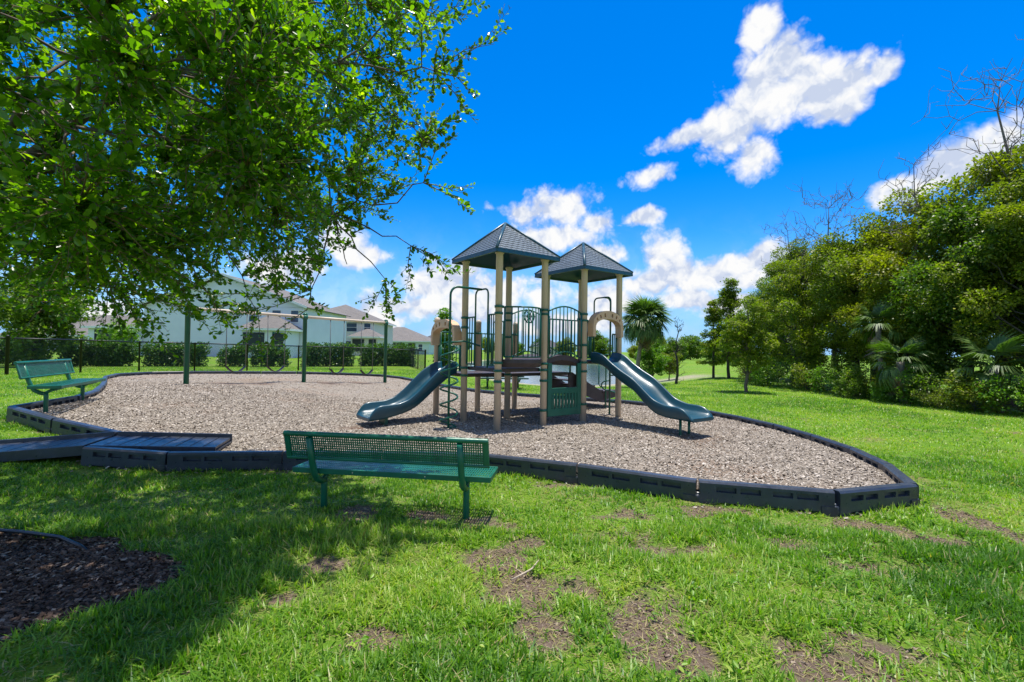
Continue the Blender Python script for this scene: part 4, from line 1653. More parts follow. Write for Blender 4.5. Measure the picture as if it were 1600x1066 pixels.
# ------------------------------------------------------------------ foliage builders
LEAF_V = [(0, 0, 0), (-.17, .28, .05), (-.26, .58, .08), (-.17, .86, .05), (0, 1, -.02), (.17, .86, .05), (.26, .58, .08), (.17, .28, .05), (0, .5, -.02)]
LEAF_F = [(0, 8, 2, 1), (8, 4, 3, 2), (0, 7, 6, 8), (8, 6, 5, 4)]
QUAD_V = [(0, 0, 0), (-.34, .5, .06), (0, 1, -.04), (.34, .5, .06)]
QUAD_F = [(0, 3, 2, 1)]
SPRIG_V = [(0, 0, 0), (-.25, .45, .08), (.02, .55, 0), (-.12, .95, -.02), (.30, .40, .1), (.22, .98, -.08), (.5, .1, .05), (.6, .42, -.05), (-.45, .12, .04), (-.62, .4, -.05)]
SPRIG_F = [(0, 2, 3, 1), (0, 4, 5, 2), (0, 6, 7, 4), (0, 1, 9, 8)]


def frames(d, up_noise, r=rng):
    """matrices whose y axis is d and whose z axis points roughly up, jittered"""
    d = d / (np.linalg.norm(d, axis=1, keepdims=True) + 1e-9)
    up = np.array([0, 0, 1.0]) + r.normal(0, up_noise, d.shape)
    x = np.cross(d, up)
    x /= (np.linalg.norm(x, axis=1, keepdims=True) + 1e-9)
    z = np.cross(x, d)
    return np.stack([x, d, z], -1)


def unit(n, r=rng):
    v = r.normal(0, 1, (n, 3))
    return v / np.linalg.norm(v, axis=1, keepdims=True)


def clump_leaves(centres, radii, per, size, r, squash=.75, template=(QUAD_V, QUAD_F), name='foliage', up=.5, shell=.45, droop=.2):
    """leaves filling the outer part of many small clumps"""
    T, D, S = [], [], []
    for c, rad in zip(centres, radii):
        n = max(6, int(per * rad ** 2))
        u = unit(n, r)
        rr = rad * (shell + (1 - shell) * r.random(n) ** .6) * (0.85 + .3 * r.random(n)) * np.where(r.random(n) < .07, r.uniform(1.0, 1.8, n), 1.0)
        p = u * rr[:, None]
        p[:, 2] *= squash
        T.append(np.asarray(c) + p)
        d = u + r.normal(0, .55, (n, 3))
        d[:, 2] -= droop
        D.append(d)
        S.append(r.uniform(.7, 1.3, n) * size)
    T, D, S = np.concatenate(T), np.concatenate(D), np.concatenate(S)
    M = frames(D, up, r) * S[:, None, None]
    rn = np.clip(r.normal(.5, .25, len(T)), 0, 1)
    return stamp(template[0], template[1], M, T, {'rnd': rn}, name)


def limb(mb, p0, p1, r0, r1, r, wob=.08, n=5, seg_=6):
    p0, p1 = np.array(p0, float), np.array(p1, float)
    L = np.linalg.norm(p1 - p0)
    pts_, rs = [], []
    for i in range(n + 1):
        t = i / n
        q = p0 + (p1 - p0) * t
        if 0 < i < n:
            q = q + r.normal(0, wob * L, 3) * (1 - abs(2 * t - 1) * .5)
        pts_.append(q)
        rs.append(r0 + (r1 - r0) * t)
    mb.tube([Vector(q) for q in pts_], rs, seg_, caps=False)
    return pts_


def tree_meshes(key, height, radius, base, n_clump, clump_r, per, leaf, seed, trunk_r=.12, squash=.75, template=(QUAD_V, QUAD_F), shape='round', droop=.2, lean=0.0):
    """one tree about the origin: (trunk mesh, foliage mesh)"""
    r = np.random.default_rng(seed)
    cs, rs = [], []
    zc = (height + base) / 2
    hz = (height - base) / 2
    while len(cs) < n_clump:
        u = unit(1, r)[0] * (r.random() ** .45)
        z = u[2]
        if shape == 'round':
            k = 1.0
        elif shape == 'cone':
            k = .18 + .82 * (1 - (z + 1) / 2) ** .75
            u = np.array([u[0], u[1], r.uniform(-1, 1)])
            z = u[2]
            k = (.12 + .88 * (1 - (z + 1) / 2) ** .8)
        elif shape == 'wall':
            k = 1.0 if z < .2 else 1 - .35 * z
        c = np.array([u[0] * radius * k, u[1] * radius * k, zc + z * hz])
        if shape == 'wall': c[:2] *= r.uniform(.75, 1.32)
        cs.append(c)
        rs.append(clump_r * r.uniform(.45, 1.4))
    leaf_me = clump_leaves(cs, rs, per, leaf, r, squash, template, key + '_crown', droop=droop)
    tb = MB()
    top = np.array([lean, 0, height * .88])
    tr = limb(tb, (0, 0, -.2), top, trunk_r, trunk_r * .18, r, .015, 8, 8)
    for c in cs[::max(1, len(cs) // 26)]:
        k = min(7, max(2, int((c[2] - radius * .35) / (height * .88) * 8)))
        limb(tb, tr[k], c, trunk_r * .32 * (1 - k / 11), .008, r, .06, 4, 5)
    return tb.mesh(key + '_trunk'), leaf_me


TREE_CACHE = {}


def plant_tree(name, x, y, key, label, cat, group, mleaf, mtrunk=None, sc_=1.0, rz=0.0, zsc=1.0, z=None):
    tm, lm = TREE_CACHE[key]
    e = tag(empty(name, (x, y, float(G(x, y)) if z is None else z), rz), label, cat, group)
    e.scale = (sc_, sc_, sc_ * zsc)
    for nm, me_, mt in (('trunk', tm, mtrunk or M_BARK), ('crown', lm, mleaf)):
        if nm == 'trunk' and tm is None: continue
        if len(me_.materials) == 0: me_.materials.append(mt)
        o_ = link(nm, me_, None, e)
        o_.material_slots[0].link = 'OBJECT'
        o_.material_slots[0].material = mt
    return e


# ------------------------------------------------------------------ woods on the right
TREE_CACHE['wood1'] = tree_meshes('wood1', 7.0, 2.1, .5, 84, .50, 2200, .092, 11, .19, .7, (QUAD_V, QUAD_F), 'wall')
TREE_CACHE['wood2'] = tree_meshes('wood2', 7.2, 1.9, .6, 74, .54, 1950, .105, 12, .2, .8, (QUAD_V, QUAD_F), 'wall')
TREE_CACHE['wood3'] = tree_meshes('wood3', 7.0, 2.3, .4, 92, .45, 2400, .082, 13, .18, .65, (QUAD_V, QUAD_F), 'wall')
TREE_CACHE['bush'] = tree_meshes('bush', 1.5, .95, .08, 30, .32, 900, .085, 14, .02, .8, (SPRIG_V, SPRIG_F))
TREE_CACHE['bush2'] = tree_meshes('bush2', 1.2, 1.1, .05, 34, .27, 1000, .075, 15, .02, .8, (QUAD_V, QUAD_F))
# x, y, height scale, kind, material, label
WOODS = [(14.9, 27.0, .84, 'wood1', M_WOOD_C, 'dark green woodland tree at the far left end of the woods'),
         (14.0, 22.8, 1.03, 'wood3', M_WOOD_A, 'round green woodland tree second from the left end of the woods'),
         (14.5, 20.0, 1.04, 'wood1', M_WOOD_A, 'olive green woodland tree with a low spreading crown, left of the yellowish tree'),
         (14.8, 17.8, .92, 'wood3', M_WOOD_B, 'yellowish green woodland tree in the middle of the woods'),
         (15.0, 15.7, .94, 'wood2', M_WOOD_C, 'deep green woodland tree standing right above the fan palms'),
         (15.9, 18.4, 1.14, 'wood1', M_WOOD_B, 'tall yellow green tree standing behind the yellowish tree'),
         (15.4, 13.6, 1.02, 'wood3', M_WOOD_A, 'green woodland tree at the right edge of the picture'),
         (16.3, 15.6, 1.20, 'wood2', M_WOOD_A, 'tallest leafy woodland tree under the bare branches at right'),
         (17.4, 28.5, 1.10, 'wood2', M_WOOD_A, 'woodland tree in the second row behind the far left end'),
         (17.8, 23.2, 1.16, 'wood3', M_WOOD_C, 'dark woodland tree in the second row behind the yellowish tree'),
         (17.6, 11.8, 1.12, 'wood1', M_WOOD_C, 'dark woodland tree mostly past the right edge')]
for i, (x, y, s, k, mt, lab) in enumerate(WOODS):
    plant_tree('woodland_tree', x, y, k, lab, 'tree', 'trees of the woods on the right', mt, M_BARKD, s, i * 1.3)

bush_spots = [(12.4, 24.2, .9), (12.2, 22.6, .8), (12.6, 21.2, 1.0), (12.4, 19.9, .7), (12.7, 18.6, .9), (12.5, 17.4, .75), (12.9, 16.3, .95), (12.8, 15.2, .8),
              (13.1, 14.1, .9), (12.9, 13.2, .7), (13.4, 12.4, .9), (12.2, 16.8, .5), (12.5, 13.9, .5), (12.3, 15.6, .45), (14.2, 12.0, 1.0), (12.9, 25.6, .8)]
ordn = ['first', 'second', 'third', 'fourth', 'fifth', 'sixth', 'seventh', 'eighth', 'ninth', 'tenth', 'eleventh', 'twelfth', 'thirteenth', 'fourteenth', 'fifteenth', 'sixteenth']
order = sorted(range(len(bush_spots)), key=lambda i: bush_spots[i][0] / bush_spots[i][1])
for rank, i in enumerate(order):
    x, y, s = bush_spots[i]
    plant_tree('woodland_shrub', x, y, 'bush' if i % 2 else 'bush2', 'low leafy shrub at the foot of the woods, %s along the edge from the left' % ordn[rank], 'shrub',
               'shrubs along the woods', (M_WOOD_A, M_BRIGHT, M_WOOD_C)[i % 3], M_BARKD, s, i * 2.1)


def bare_tree(x, y, h, seed, label, spread=.5, r0=.10, lean=0.0, n=26, mat=M_DEAD, name='bare_tree', zmin=.45):
    r = np.random.default_rng(seed)
    e = tag(empty(name, (x, y, float(G(x, y)))), label, 'bare tree')
    tb = MB()
    tr = limb(tb, (0, 0, -.2), (lean, 0, h * .9), r0, .010, r, .028, 10, 7)
    tb.build('trunk', mat, e)
    for i in range(n):
        k = int(r.integers(int(10 * zmin), 11)) if i > 6 else int(r.integers(8, 11))
        a = r.uniform(0, 2 * math.pi)
        L = h * spread * r.uniform(.22, .5) * (1.1 - .62 * k / 10)
        p0 = tr[k]
        p1 = p0 + np.array([math.cos(a) * L, math.sin(a) * L, L * r.uniform(.15, .9) + (.5 * L if i <= 6 else 0)])
        bb = MB()
        q = limb(bb, p0, p1, r0 * .28 * (1.2 - k / 10), .006, r, .08, 5, 5)
        for _ in range(4):
            m0 = q[int(r.integers(2, 6))]
            limb(bb, m0, m0 + r.normal(0, .22, 3) * L + np.array([0, 0, .2 * L]), .010, .004, r, .1, 3, 4)
        bb.build('branch', mat, e)
    return e


bare_tree(15.9, 15.0, 11.3, 3, 'tall bare dead tree rising above the woods at the right edge', .6, .15, -.4, 30, zmin=.7)
bare_tree(15.3, 17.2, 9.5, 5, 'bare grey branches sticking out of the woods right of the middle', .6, .13, -.7, 30, zmin=.7)
bare_tree(14.4, 20.8, 8.9, 6, 'bare twiggy crown above the left part of the woods', .6, .12, -.5, 32, zmin=.7)
bare_tree(14.0, 23.4, 8.5, 8, 'thin bare branches over the round tree near the left end of the woods', .55, .11, -.4, 30, zmin=.7)


# ------------------------------------------------------------------ palms
def fan_mesh(seed, n=26, L=.9, spread=2.5, droop=.35, dry=False):
    """one fan frond: stalk along +y, blades fanning out"""
    r = np.random.default_rng(seed)
    mb = MB()
    st = .55
    mb.tube([(0, 0, 0), (0, st * .5, .02), (0, st, 0)], [.016, .012, .008], 5, caps=False)
    for i in range(n):
        a = (i / (n - 1) - .5) * spread + r.normal(0, .03)
        l = L * (1 - .28 * abs(2 * i / (n - 1) - 1) ** 2) * r.uniform(.9, 1.08)
        w_ = .034
        dx, dy = math.sin(a), math.cos(a)
        px, py = dy, -dx
        dr = droop * r.uniform(.7, 1.4)
        P0 = Vector((0, st, 0))
        P1 = P0 + Vector((dx, dy, 0)) * l * .55 + Vector((0, 0, .04 - dr * .12 * l))
        P2 = P0 + Vector((dx, dy, 0)) * l * .95 + Vector((0, 0, -dr * .75 * l))
        s = Vector((px, py, 0)) * w_
        mb.add([P0 - s * .2, P0 + s * .2, P1 + s, P2, P1 - s], [(0, 1, 2, 4), (4, 2, 3)])
    me_ = mb.mesh('frond')
    a_ = me_.attributes.new('rnd', 'FLOAT', 'POINT')
    a_.data.foreach_set('value', r.random(len(me_.vertices)).astype(np.float32))
    return me_


FANS = [fan_mesh(41, 28, .95, 2.9, .35), fan_mesh(42, 26, .9, 2.6, .55), fan_mesh(43, 24, .85, 2.2, .9)]
DRYF = fan_mesh(44, 18, .8, 1.3, 1.2)
for f_ in FANS: f_.materials.append(M_PALM)
DRYF.materials.append(M_DRYPALM)


def palm(name, x, y, trunk_h, label, n=46, size=1.0, lean=(.3, 0), dry=8, seed=1, el_lo=-.9, trunk_r=.13, cat='palm tree'):
    r = np.random.default_rng(seed)
    e = tag(empty(name, (x, y, float(G(x, y)))), label, cat)
    if trunk_h > .3:
        tb = MB()
        pts_ = [(0, 0, -.2), (lean[0] * .2, lean[1] * .2, trunk_h * .4), (lean[0] * .6, lean[1] * .6, trunk_h * .75), (lean[0], lean[1], trunk_h)]
        tb.tube(pts_, [trunk_r * 1.15, trunk_r * .9, trunk_r * .85, trunk_r * 1.1], 12)
        tb.build('trunk', M_PALMBARK, e)
    c = Vector((lean[0], lean[1], trunk_h))
    for i in range(n + dry):
        isdry = i >= n
        az_ = i * 2.39996 + r.normal(0, .2)
        if isdry:
            elv = r.uniform(-1.35, -1.0)
        else:
            elv = 1.35 - (1.35 - el_lo) * ((i + .5) / n) ** .85 + r.normal(0, .08)
        d = Vector((math.cos(az_) * math.cos(elv), math.sin(az_) * math.cos(elv), math.sin(elv)))
        q = d.to_track_quat('Y', 'Z')
        me_ = DRYF if isdry else FANS[0 if elv > .6 else (1 if elv > -.2 else 2)]
        o_ = link('dry_frond' if isdry else 'frond', me_, None, e, c + d * .04, q.to_euler())
        s = size * r.uniform(.85, 1.12)
        o_.scale = (s, s, s)
    return e


palm('cabbage_palm', 7.15, 27.1, 3.75, 'cabbage palm with a round fan crown on the lawn by the lake', 66, 1.12, (.42, 0), 12, 2, -.7)
palm('fan_palm', 12.65, 15.3, 1.35, 'fan palm with drooping dead fronds at the edge of the woods', 18, .72, (-.1, 0), 9, 5, -.9, .10)
palm('fan_palm', 13.2, 16.9, 2.6, 'higher fan palm poking out of the yellowish tree in the woods', 12, .72, (-.3, -.2), 3, 6, -.6, .08)
palm('fan_palm', 13.6, 13.2, 1.3, 'fan palm nearest the right edge of the picture, among shrubs', 14, .75, (-.2, 0), 4, 7, -.7, .09)

# ------------------------------------------------------------------ lawn trees by the lake
TREE_CACHE['cyp1'] = tree_meshes('cyp1', 3.7, .98, .75, 74, .24, 2600, .07, 21, .075, .55, (SPRIG_V, SPRIG_F), 'round', .35)
TREE_CACHE['cyp2'] = tree_meshes('cyp2', 6.3, 1.45, 1.0, 110, .30, 1500, .085, 22, .11, .55, (SPRIG_V, SPRIG_F), 'cone', .4)
TREE_CACHE['cyp3'] = tree_meshes('cyp3', 3.0, 1.0, .5, 60, .28, 1500, .085, 23, .07, .6, (SPRIG_V, SPRIG_F), 'round', .3)
plant_tree('cypress_tree', 9.4, 18.93, 'cyp1', 'small yellow green cypress with a bare lower trunk standing alone on the lawn', 'tree', 'cypress trees on the lawn', M_CYP, M_BARK)
plant_tree('cypress_tree', 13.45, 29.3, 'cyp2', 'tall feathery cypress behind the small lone cypress, thicker trunk', 'tree', 'cypress trees on the lawn', M_CYP, M_BARKD, .98)
plant_tree('cypress_tree', 12.95, 30.4, 'cyp2', 'slimmer feathery cypress just left of the tall one', 'tree', 'cypress trees on the lawn', M_CYP, M_BARKD, .80, 2.0)
plant_tree('cypress_tree', 8.75, 29.3, 'cyp3', 'bushy yellow green cypress right beside the cabbage palm', 'tree', 'cypress trees on the lawn', M_BRIGHT, M_BARK, .95, .5)
plant_tree('cypress_tree', 11.3, 34.0, 'cyp3', 'pale thin cypress behind the bare cypress by the lake', 'tree', 'cypress trees on the lawn', M_CYP, M_BARK, .75, 2.5)
bare_tree(9.71, 27.8, 4.0, 9, 'nearly bare young cypress between the palm and the feathery cypresses', .36, .09, 0.0, 34, M_BARKD, 'bare_cypress', .15)

# ------------------------------------------------------------------ hedges, garden trees, far trees
def hedge(x0, y0, x1, y1, h, wd, seed, label):
    r = np.random.default_rng(seed)
    h = h + .08
    L = math.hypot(x1 - x0, y1 - y0)
    n = int(L * 75)
    a = math.atan2(y1 - y0, x1 - x0)
    cs = np.column_stack([r.uniform(0, L, n), r.uniform(-wd / 2, wd / 2, n), r.uniform(.10, h - .10, n) ** 1.0])
    me_ = clump_leaves(cs, np.full(n, .19), 900, .135, r, .95, (QUAD_V, QUAD_F), 'foliage', up=.6, droop=0)
    e = tag(empty('hedge', (x0, y0, float(G(x0, y0))), a), label, 'hedge', 'clipped hedges in front of the houses')
    link('foliage', me_, M_HEDGE, e)
    st = MB()
    for i in range(int(L / .7) + 1):
        st.tube([(i * .7, 0, -.1), (i * .7 + r.normal(0, .05), 0, h * .6)], .015, 5, caps=False)
    o_ = st.build('stems', M_BARKD, e)
    o_['kind'] = 'stuff'


hedge(-32.5, 26.0, -26.3, 26.8, 1.45, 1.1, 61, 'long clipped hedge furthest left behind the fence corner')
hedge(-25.6, 26.9, -22.3, 28.0, 1.40, 1.0, 62, 'clipped hedge behind the left bench, below the low brown roof')
hedge(-21.8, 28.2, -18.9, 29.2, 1.35, 1.0, 63, 'clipped hedge seen left of the nearest swing post')
hedge(-18.2, 29.6, -16.9, 30.1, 1.25, .8, 64, 'short clipped hedge under the left bay of the swings')
hedge(-16.5, 30.2, -14.7, 31.0, 1.35, 1.0, 65, 'square clipped hedge below the big teal house, left of its porch')
hedge(-13.9, 31.6, -11.0, 32.8, 1.45, 1.1, 66, 'clipped hedge below the screened porch of the big house')
hedge(-10.5, 33.0, -7.2, 34.6, 1.45, 1.1, 67, 'clipped hedge between the right swing posts, nearest the gate')

TREE_CACHE['yard'] = tree_meshes('yard', 5.2, 2.3, .5, 90, .55, 420, .16, 31, .12, .75, (SPRIG_V, SPRIG_F))
TREE_CACHE['small'] = tree_meshes('small', 4.2, 1.0, .3, 60, .33, 900, .11, 32, .05, .75, (SPRIG_V, SPRIG_F), 'cone')
TREE_CACHE['far'] = tree_meshes('far', 9.0, 4.6, .3, 80, 1.25, 130, .45, 33, .2, .75, (QUAD_V, QUAD_F), 'wall')
TREE_CACHE['far2'] = tree_meshes('far2', 8.0, 4.0, .3, 70, 1.15, 140, .45, 34, .2, .8, (QUAD_V, QUAD_F), 'round')
plant_tree('garden_tree', -24.8, 24.6, 'yard', 'dark spreading tree behind the fence corner at far left', 'tree', None, M_WOOD_C, M_BARKD)
plant_tree('garden_tree', -4.45, 31.2, 'small', 'bright green small tree seen through the left slide hood', 'tree', None, M_BRIGHT, M_BARK)
plant_tree('garden_shrub', -31.5, 38.0, 'bush', 'light green shrub in front of the low brown roof', 'shrub', None, M_BRIGHT, M_BARK, 1.5, 0, 1.3)
far_spots = [(-14, 128, 'far'), (-7, 134, 'far2'), (1, 131, 'far'), (8.5, 142, 'far2'), (15, 132, 'far'), (22, 128, 'far2'), (18, 100, 'far'), (22.5, 86, 'far2'), (29, 96, 'far'), (24, 70, 'far'), (30, 62, 'far2'), (36, 78, 'far'),
             (29, 50, 'far2'), (33, 118, 'far2'), (44, 104, 'far'), (37, 98, 'far2'), (41, 112, 'far'), (47, 118, 'far2'), (52, 110, 'far'), (30, 97, 'far'), (-26, 140, 'far2'), (-48, 120, 'far'), (26, 42, 'far2')]
far_rank = sorted(range(len(far_spots)), key=lambda i: far_spots[i][0] / far_spots[i][1])
ordn2 = ordn + ['seventeenth', 'eighteenth', 'nineteenth', 'twentieth', 'twenty-first', 'twenty-second', 'twenty-third']
for rank, i in enumerate(far_rank):
    x, y, k = far_spots[i]
    plant_tree('distant_tree', x, y, k, 'distant green tree beyond the lake and lawn, %s of them from the left' % ordn2[rank], 'tree', 'trees along the far shore',
               (M_WOOD_C, M_WOOD_A, M_BRIGHT)[i % 3], M_BARKD, (.62 if y > 95 else .40) - .06 * (i % 3), i * 1.7)
# reeds on the bank
r = np.random.default_rng(71)
n = 2600
a = r.uniform(-1.15, .25, n)
rad_ = r.uniform(1.01, 1.07, n)
rx_ = LAKE_C[0] + LAKE_R[0] * rad_ * np.cos(a)
ry_ = LAKE_C[1] + LAKE_R[1] * rad_ * np.sin(a)
BL_V = [(-.5, 0, 0), (.5, 0, 0), (.38, .10, .5), (-.38, .10, .5), (0, .35, 1.0)]
BL_F = [(0, 1, 2, 3), (3, 2, 4)]
S = np.stack([np.full(n, .03), np.full(n, .5), r.uniform(.4, .9, n)], -1)
M = rand_rot(n, .15, r) * S[:, None, :]
o = link('reeds', stamp(BL_V, BL_F, M, np.column_stack([rx_, ry_, G(rx_, ry_)]), {'rnd': r.random(n)}, 'reeds'), M_REED)
tag(o, 'pale reeds along the near bank of the lake', 'reeds', kind='stuff')

# picnic table on the lawn behind the play structure
tb = tag(empty('picnic_table', (-.35, 19.2, float(G(-.35, 19.2))), RAD(6)), 'dark green picnic table on the lawn behind the play structure', 'picnic table')
for nm, sx, sy, z, y in (('table_top', 1.9, .75, .74, 0), ('bench_seat', 1.9, .26, .44, -.68), ('bench_seat', 1.9, .26, .44, .68)):
    m_ = MB()
    m_.box((0, y, z), (sx, sy, .05))
    m_.build(nm, M_PICNIC, tb, bevel=.01)
for x in (-.62, .62):
    m_ = MB()
    m_.tube([(x, 0, -.1), (x, 0, .72)], .04, 10)
    m_.tube([(x, -.68, .40), (x, -.4, .30), (x, .4, .30), (x, .68, .40)], .03, 8)
    m_.build('pedestal', M_PICNIC, tb)
    m_ = MB()
    m_.tube([(x, -.5, .01), (x, .5, .01)], .03, 8)
    m_.build('foot', M_PICNIC, tb)

# irrigation pipe across the mulch ring and a dry stick on the bare soil
m_ = MB()
m_.tube([(-4.9, 3.86, .03), (-4.3, 3.84, .05), (-3.9, 3.80, .045), (-3.5, 3.72, .04), (-3.25, 3.62, .015), (-3.1, 3.55, -.03)], .014, 8)
tag(m_.build('irrigation_pipe', M_HOSE), 'black irrigation pipe lying across the mulch ring at left', 'pipe')
m_ = MB()
m_.tube([(.02, 3.20, .012), (.10, 3.26, .025), (.16, 3.32, .03), (.20, 3.42, .03), (.22, 3.47, .028)], [.004, .006, .006, .005, .002], 6)
m_.tube([(.10, 3.26, .025), (.05, 3.30, .04)], [.004, .002], 5)
tag(m_.build('dry_stick', M_STICK), 'pale dry stick lying on the bare soil in the front lawn', 'stick')

# ------------------------------------------------------------------ grass
BLADE_V = [(-.5, 0, 0), (.5, 0, 0), (.46, .13, .5), (-.46, .13, .5), (0, .55, 1.0)]
BLADE_F = [(0, 1, 2, 3), (3, 2, 4)]
TRI_V = [(-.5, 0, 0), (.5, 0, 0), (0, .55, 1.0)]
TRI_F = [(0, 1, 2)]


def sow(n_tuft, x0, x1, y0, y1, per, lo, hi, width, spread, seed, fr=1.16, tmpl=None):
    tv, tf = tmpl or (BLADE_V, BLADE_F)
    r = np.random.default_rng(seed)
    x = r.uniform(x0, x1, n_tuft)
    y = r.uniform(y0, y1, n_tuft)
    k = np.abs(x) < y * fr + .6
    x, y = x[k], y[k]
    dm = dirt_mask(x, y) * sm01((16 - y) / 6)
    bm = bed_mask(x, y)
    k = grass_ok(x, y) & (r.random(len(x)) > np.clip(dm * 1.6 - .25, 0, .95)) & (bm < .5) & (lake_r(x, y) > 1.06)
    x, y, dm = x[k], y[k], dm[k]
    thin = sm01((fbm(x * 2.4, y * 2.9, 61, 5) - .43) / .16) * sm01((13 - y) / 5)   # thinner turf
    k = r.random(len(x)) > thin * .74
    x, y, dm = x[k], y[k], dm[k]
    vig = .55 + .9 * fbm(x * 1.1, y * 1.1, 41)            # patches of longer and shorter grass
    vig = vig * (1 - .45 * dm)
    near_edge = sm01((.25 - border_dist(x, y)) / .2)
    vig = vig * (1 + .35 * near_edge)
    n = len(x)
    X = np.repeat(x, per) + r.normal(0, spread, n * per)
    Y = np.repeat(y, per) + r.normal(0, spread, n * per)
    V = np.repeat(vig, per)
    Hh = r.uniform(lo, hi, n * per) * V
    Wd = width * r.uniform(.7, 1.3, n * per)
    lean = r.uniform(.15, 1.5, n * per)
    a = r.uniform(0, 2 * np.pi, n * per)
    ca, sa = np.cos(a), np.sin(a)
    # local axes: x across, y the way it leans, z up (tilted back a little by the lean)
    ex = np.stack([ca, sa, np.zeros_like(a)], -1) * Wd[:, None]
    ey = np.stack([-sa, ca, np.zeros_like(a)], -1) * (Hh * lean * 1.6)[:, None]
    ez = np.stack([-sa * .15 * lean, ca * .15 * lean, np.ones_like(a) * (1.05 - .48 * lean)], -1) * Hh[:, None]
    M = np.stack([ex, ey, ez], -1)
    tone = np.repeat(np.clip(.38 + .8 * (fbm(x * .8, y * .8, 51) - .5) * 2 + .12, .05, .85), per)
    rn = np.clip(tone + r.normal(0, .22, n * per), 0, .93)
    patch = sm01((fbm(x * .7 + 3, y * .9, 77, 4) - .5) / .15)                # drier swathes
    dry = r.random(n * per) < (.03 + .12 * np.repeat(dm, per) + .07 * np.repeat(patch, per))
    rn[dry] = r.uniform(.95, 1.0, dry.sum())
    return stamp(tv, tf, M, np.column_stack([X, Y, ground_z(X, Y) - .004]), {'rnd': rn}, 'grass')


g1 = link('grass', sow(30000, -5.6, 5.8, 1.55, 4.2, 8, .035, .115, .0085, .026, 81), M_BLADE)
tag(g1, 'coarse green lawn grass in the foreground', 'grass', kind='stuff')
g2 = link('grass', sow(47000, -9.5, 9.5, 4.2, 8.0, 6, .035, .080, .0095, .03, 82), M_BLADE)
tag(g2, 'lawn grass round the front of the play area', 'grass', kind='stuff')
g3 = link('grass', sow(60000, -19.0, 14.5, 8.0, 17.0, 4, .035, .075, .015, .05, 83), M_BLADE)
tag(g3, 'lawn grass at both sides of the play area', 'grass', kind='stuff')
g4 = link('grass', sow(46000, -22.0, 14.0, 17.0, 30.0, 3, .04, .085, .026, .08, 84, tmpl=(TRI_V, TRI_F)), M_BLADE)
tag(g4, 'lawn grass behind the play area', 'grass', kind='stuff')

# broad-leaved weeds in the turf
r = np.random.default_rng(87)
wx, wy = r.uniform(-4.5, 6.5, 900), r.uniform(1.8, 7.5, 900)
k = grass_ok(wx, wy) & (bed_mask(wx, wy) < .3) & (fbm(wx * 1.4, wy * 1.4, 93) > .52) & (np.abs(wx) < wy * 1.16 + .3)
wx, wy = np.repeat(wx[k], 9), np.repeat(wy[k], 9)
n = len(wx)
d = np.column_stack([r.normal(0, 1, n), r.normal(0, 1, n), r.uniform(.1, .7, n)])
Mw = frames(d, .3, r) * r.uniform(.02, .045, n)[:, None, None]
o = link('lawn_weeds', stamp(LEAF_V, LEAF_F, Mw, np.column_stack([wx + r.normal(0, .02, n), wy + r.normal(0, .02, n), ground_z(wx, wy) + r.uniform(.01, .05, n)]), {'rnd': np.clip(r.normal(.5, .25, n), 0, .9)}, 'lawn_weeds'), M_BLADE)
tag(o, 'small broad leaved weeds growing among the lawn grass', 'weeds', kind='stuff')

# dry thatch lying on the bare and thin places
r = np.random.default_rng(88)
hx, hy = r.uniform(-4.5, 5.8, 120000), r.uniform(1.6, 6.2, 120000)
k = (np.abs(hx) < hy * 1.16 + .4) & grass_ok(hx, hy) & (bed_mask(hx, hy) < .5)
hx, hy = hx[k], hy[k]
want = np.maximum(dirt_mask(hx, hy), .8 * sm01((fbm(hx * 2.4, hy * 2.9, 61, 5) - .44) / .16))
k = r.random(len(hx)) < want * .8
hx, hy = hx[k], hy[k]
n = len(hx)
a = r.uniform(0, 2 * np.pi, n)
Lb = r.uniform(.02, .07, n)
ex = np.stack([np.cos(a), np.sin(a), r.normal(0, .2, n)], -1) * (.0035 * r.uniform(.6, 1.4, n))[:, None]
ey = np.stack([-np.sin(a), np.cos(a), r.normal(.05, .12, n)], -1) * (Lb * 1.7)[:, None]
ez = np.stack([-np.sin(a) * .2, np.cos(a) * .2, np.ones(n) * .12], -1) * Lb[:, None]
o = link('dry_thatch', stamp(BLADE_V, BLADE_F, np.stack([ex, ey, ez], -1), np.column_stack([hx, hy, ground_z(hx, hy) + .003]), {'rnd': np.where(r.random(n) < .75, r.uniform(.945, 1.0, n), r.uniform(.5, .9, n))}, 'dry_thatch'), M_BLADE)
tag(o, 'dry straw coloured thatch on the bare patches of the front lawn', 'dry grass', kind='stuff')

# ------------------------------------------------------------------ the big tree overhanging from the left
r = np.random.default_rng(91)
CC, CR = np.array([-3.9, 4.3, 4.6]), np.array([3.45, 2.6, 2.72])
ROOT = np.array([-3.95, 3.15, 0.0])
oak = tag(empty('live_oak', tuple(ROOT)), 'big glossy leaved tree overhanging the upper left of the lawn', 'tree')


def crown_pts(n, lo, hi):
    u = unit(n, r)
    rr = lo + (hi - lo) * r.random(n) ** .6
    bump_ = .86 + .30 * vnoise(u[:, 0] * 2.4 + 5, u[:, 2] * 2.4 + u[:, 1] * 1.7, 3)
    return CC + u * CR * (rr * bump_)[:, None]


def near_pts(n, lo, hi):
    u = unit(n, r)
    return np.array([-2.9, 2.95, 3.2]) + u * np.array([1.6, 1.25, 1.30]) * (lo + (hi - lo) * r.random(n) ** .6)[:, None]


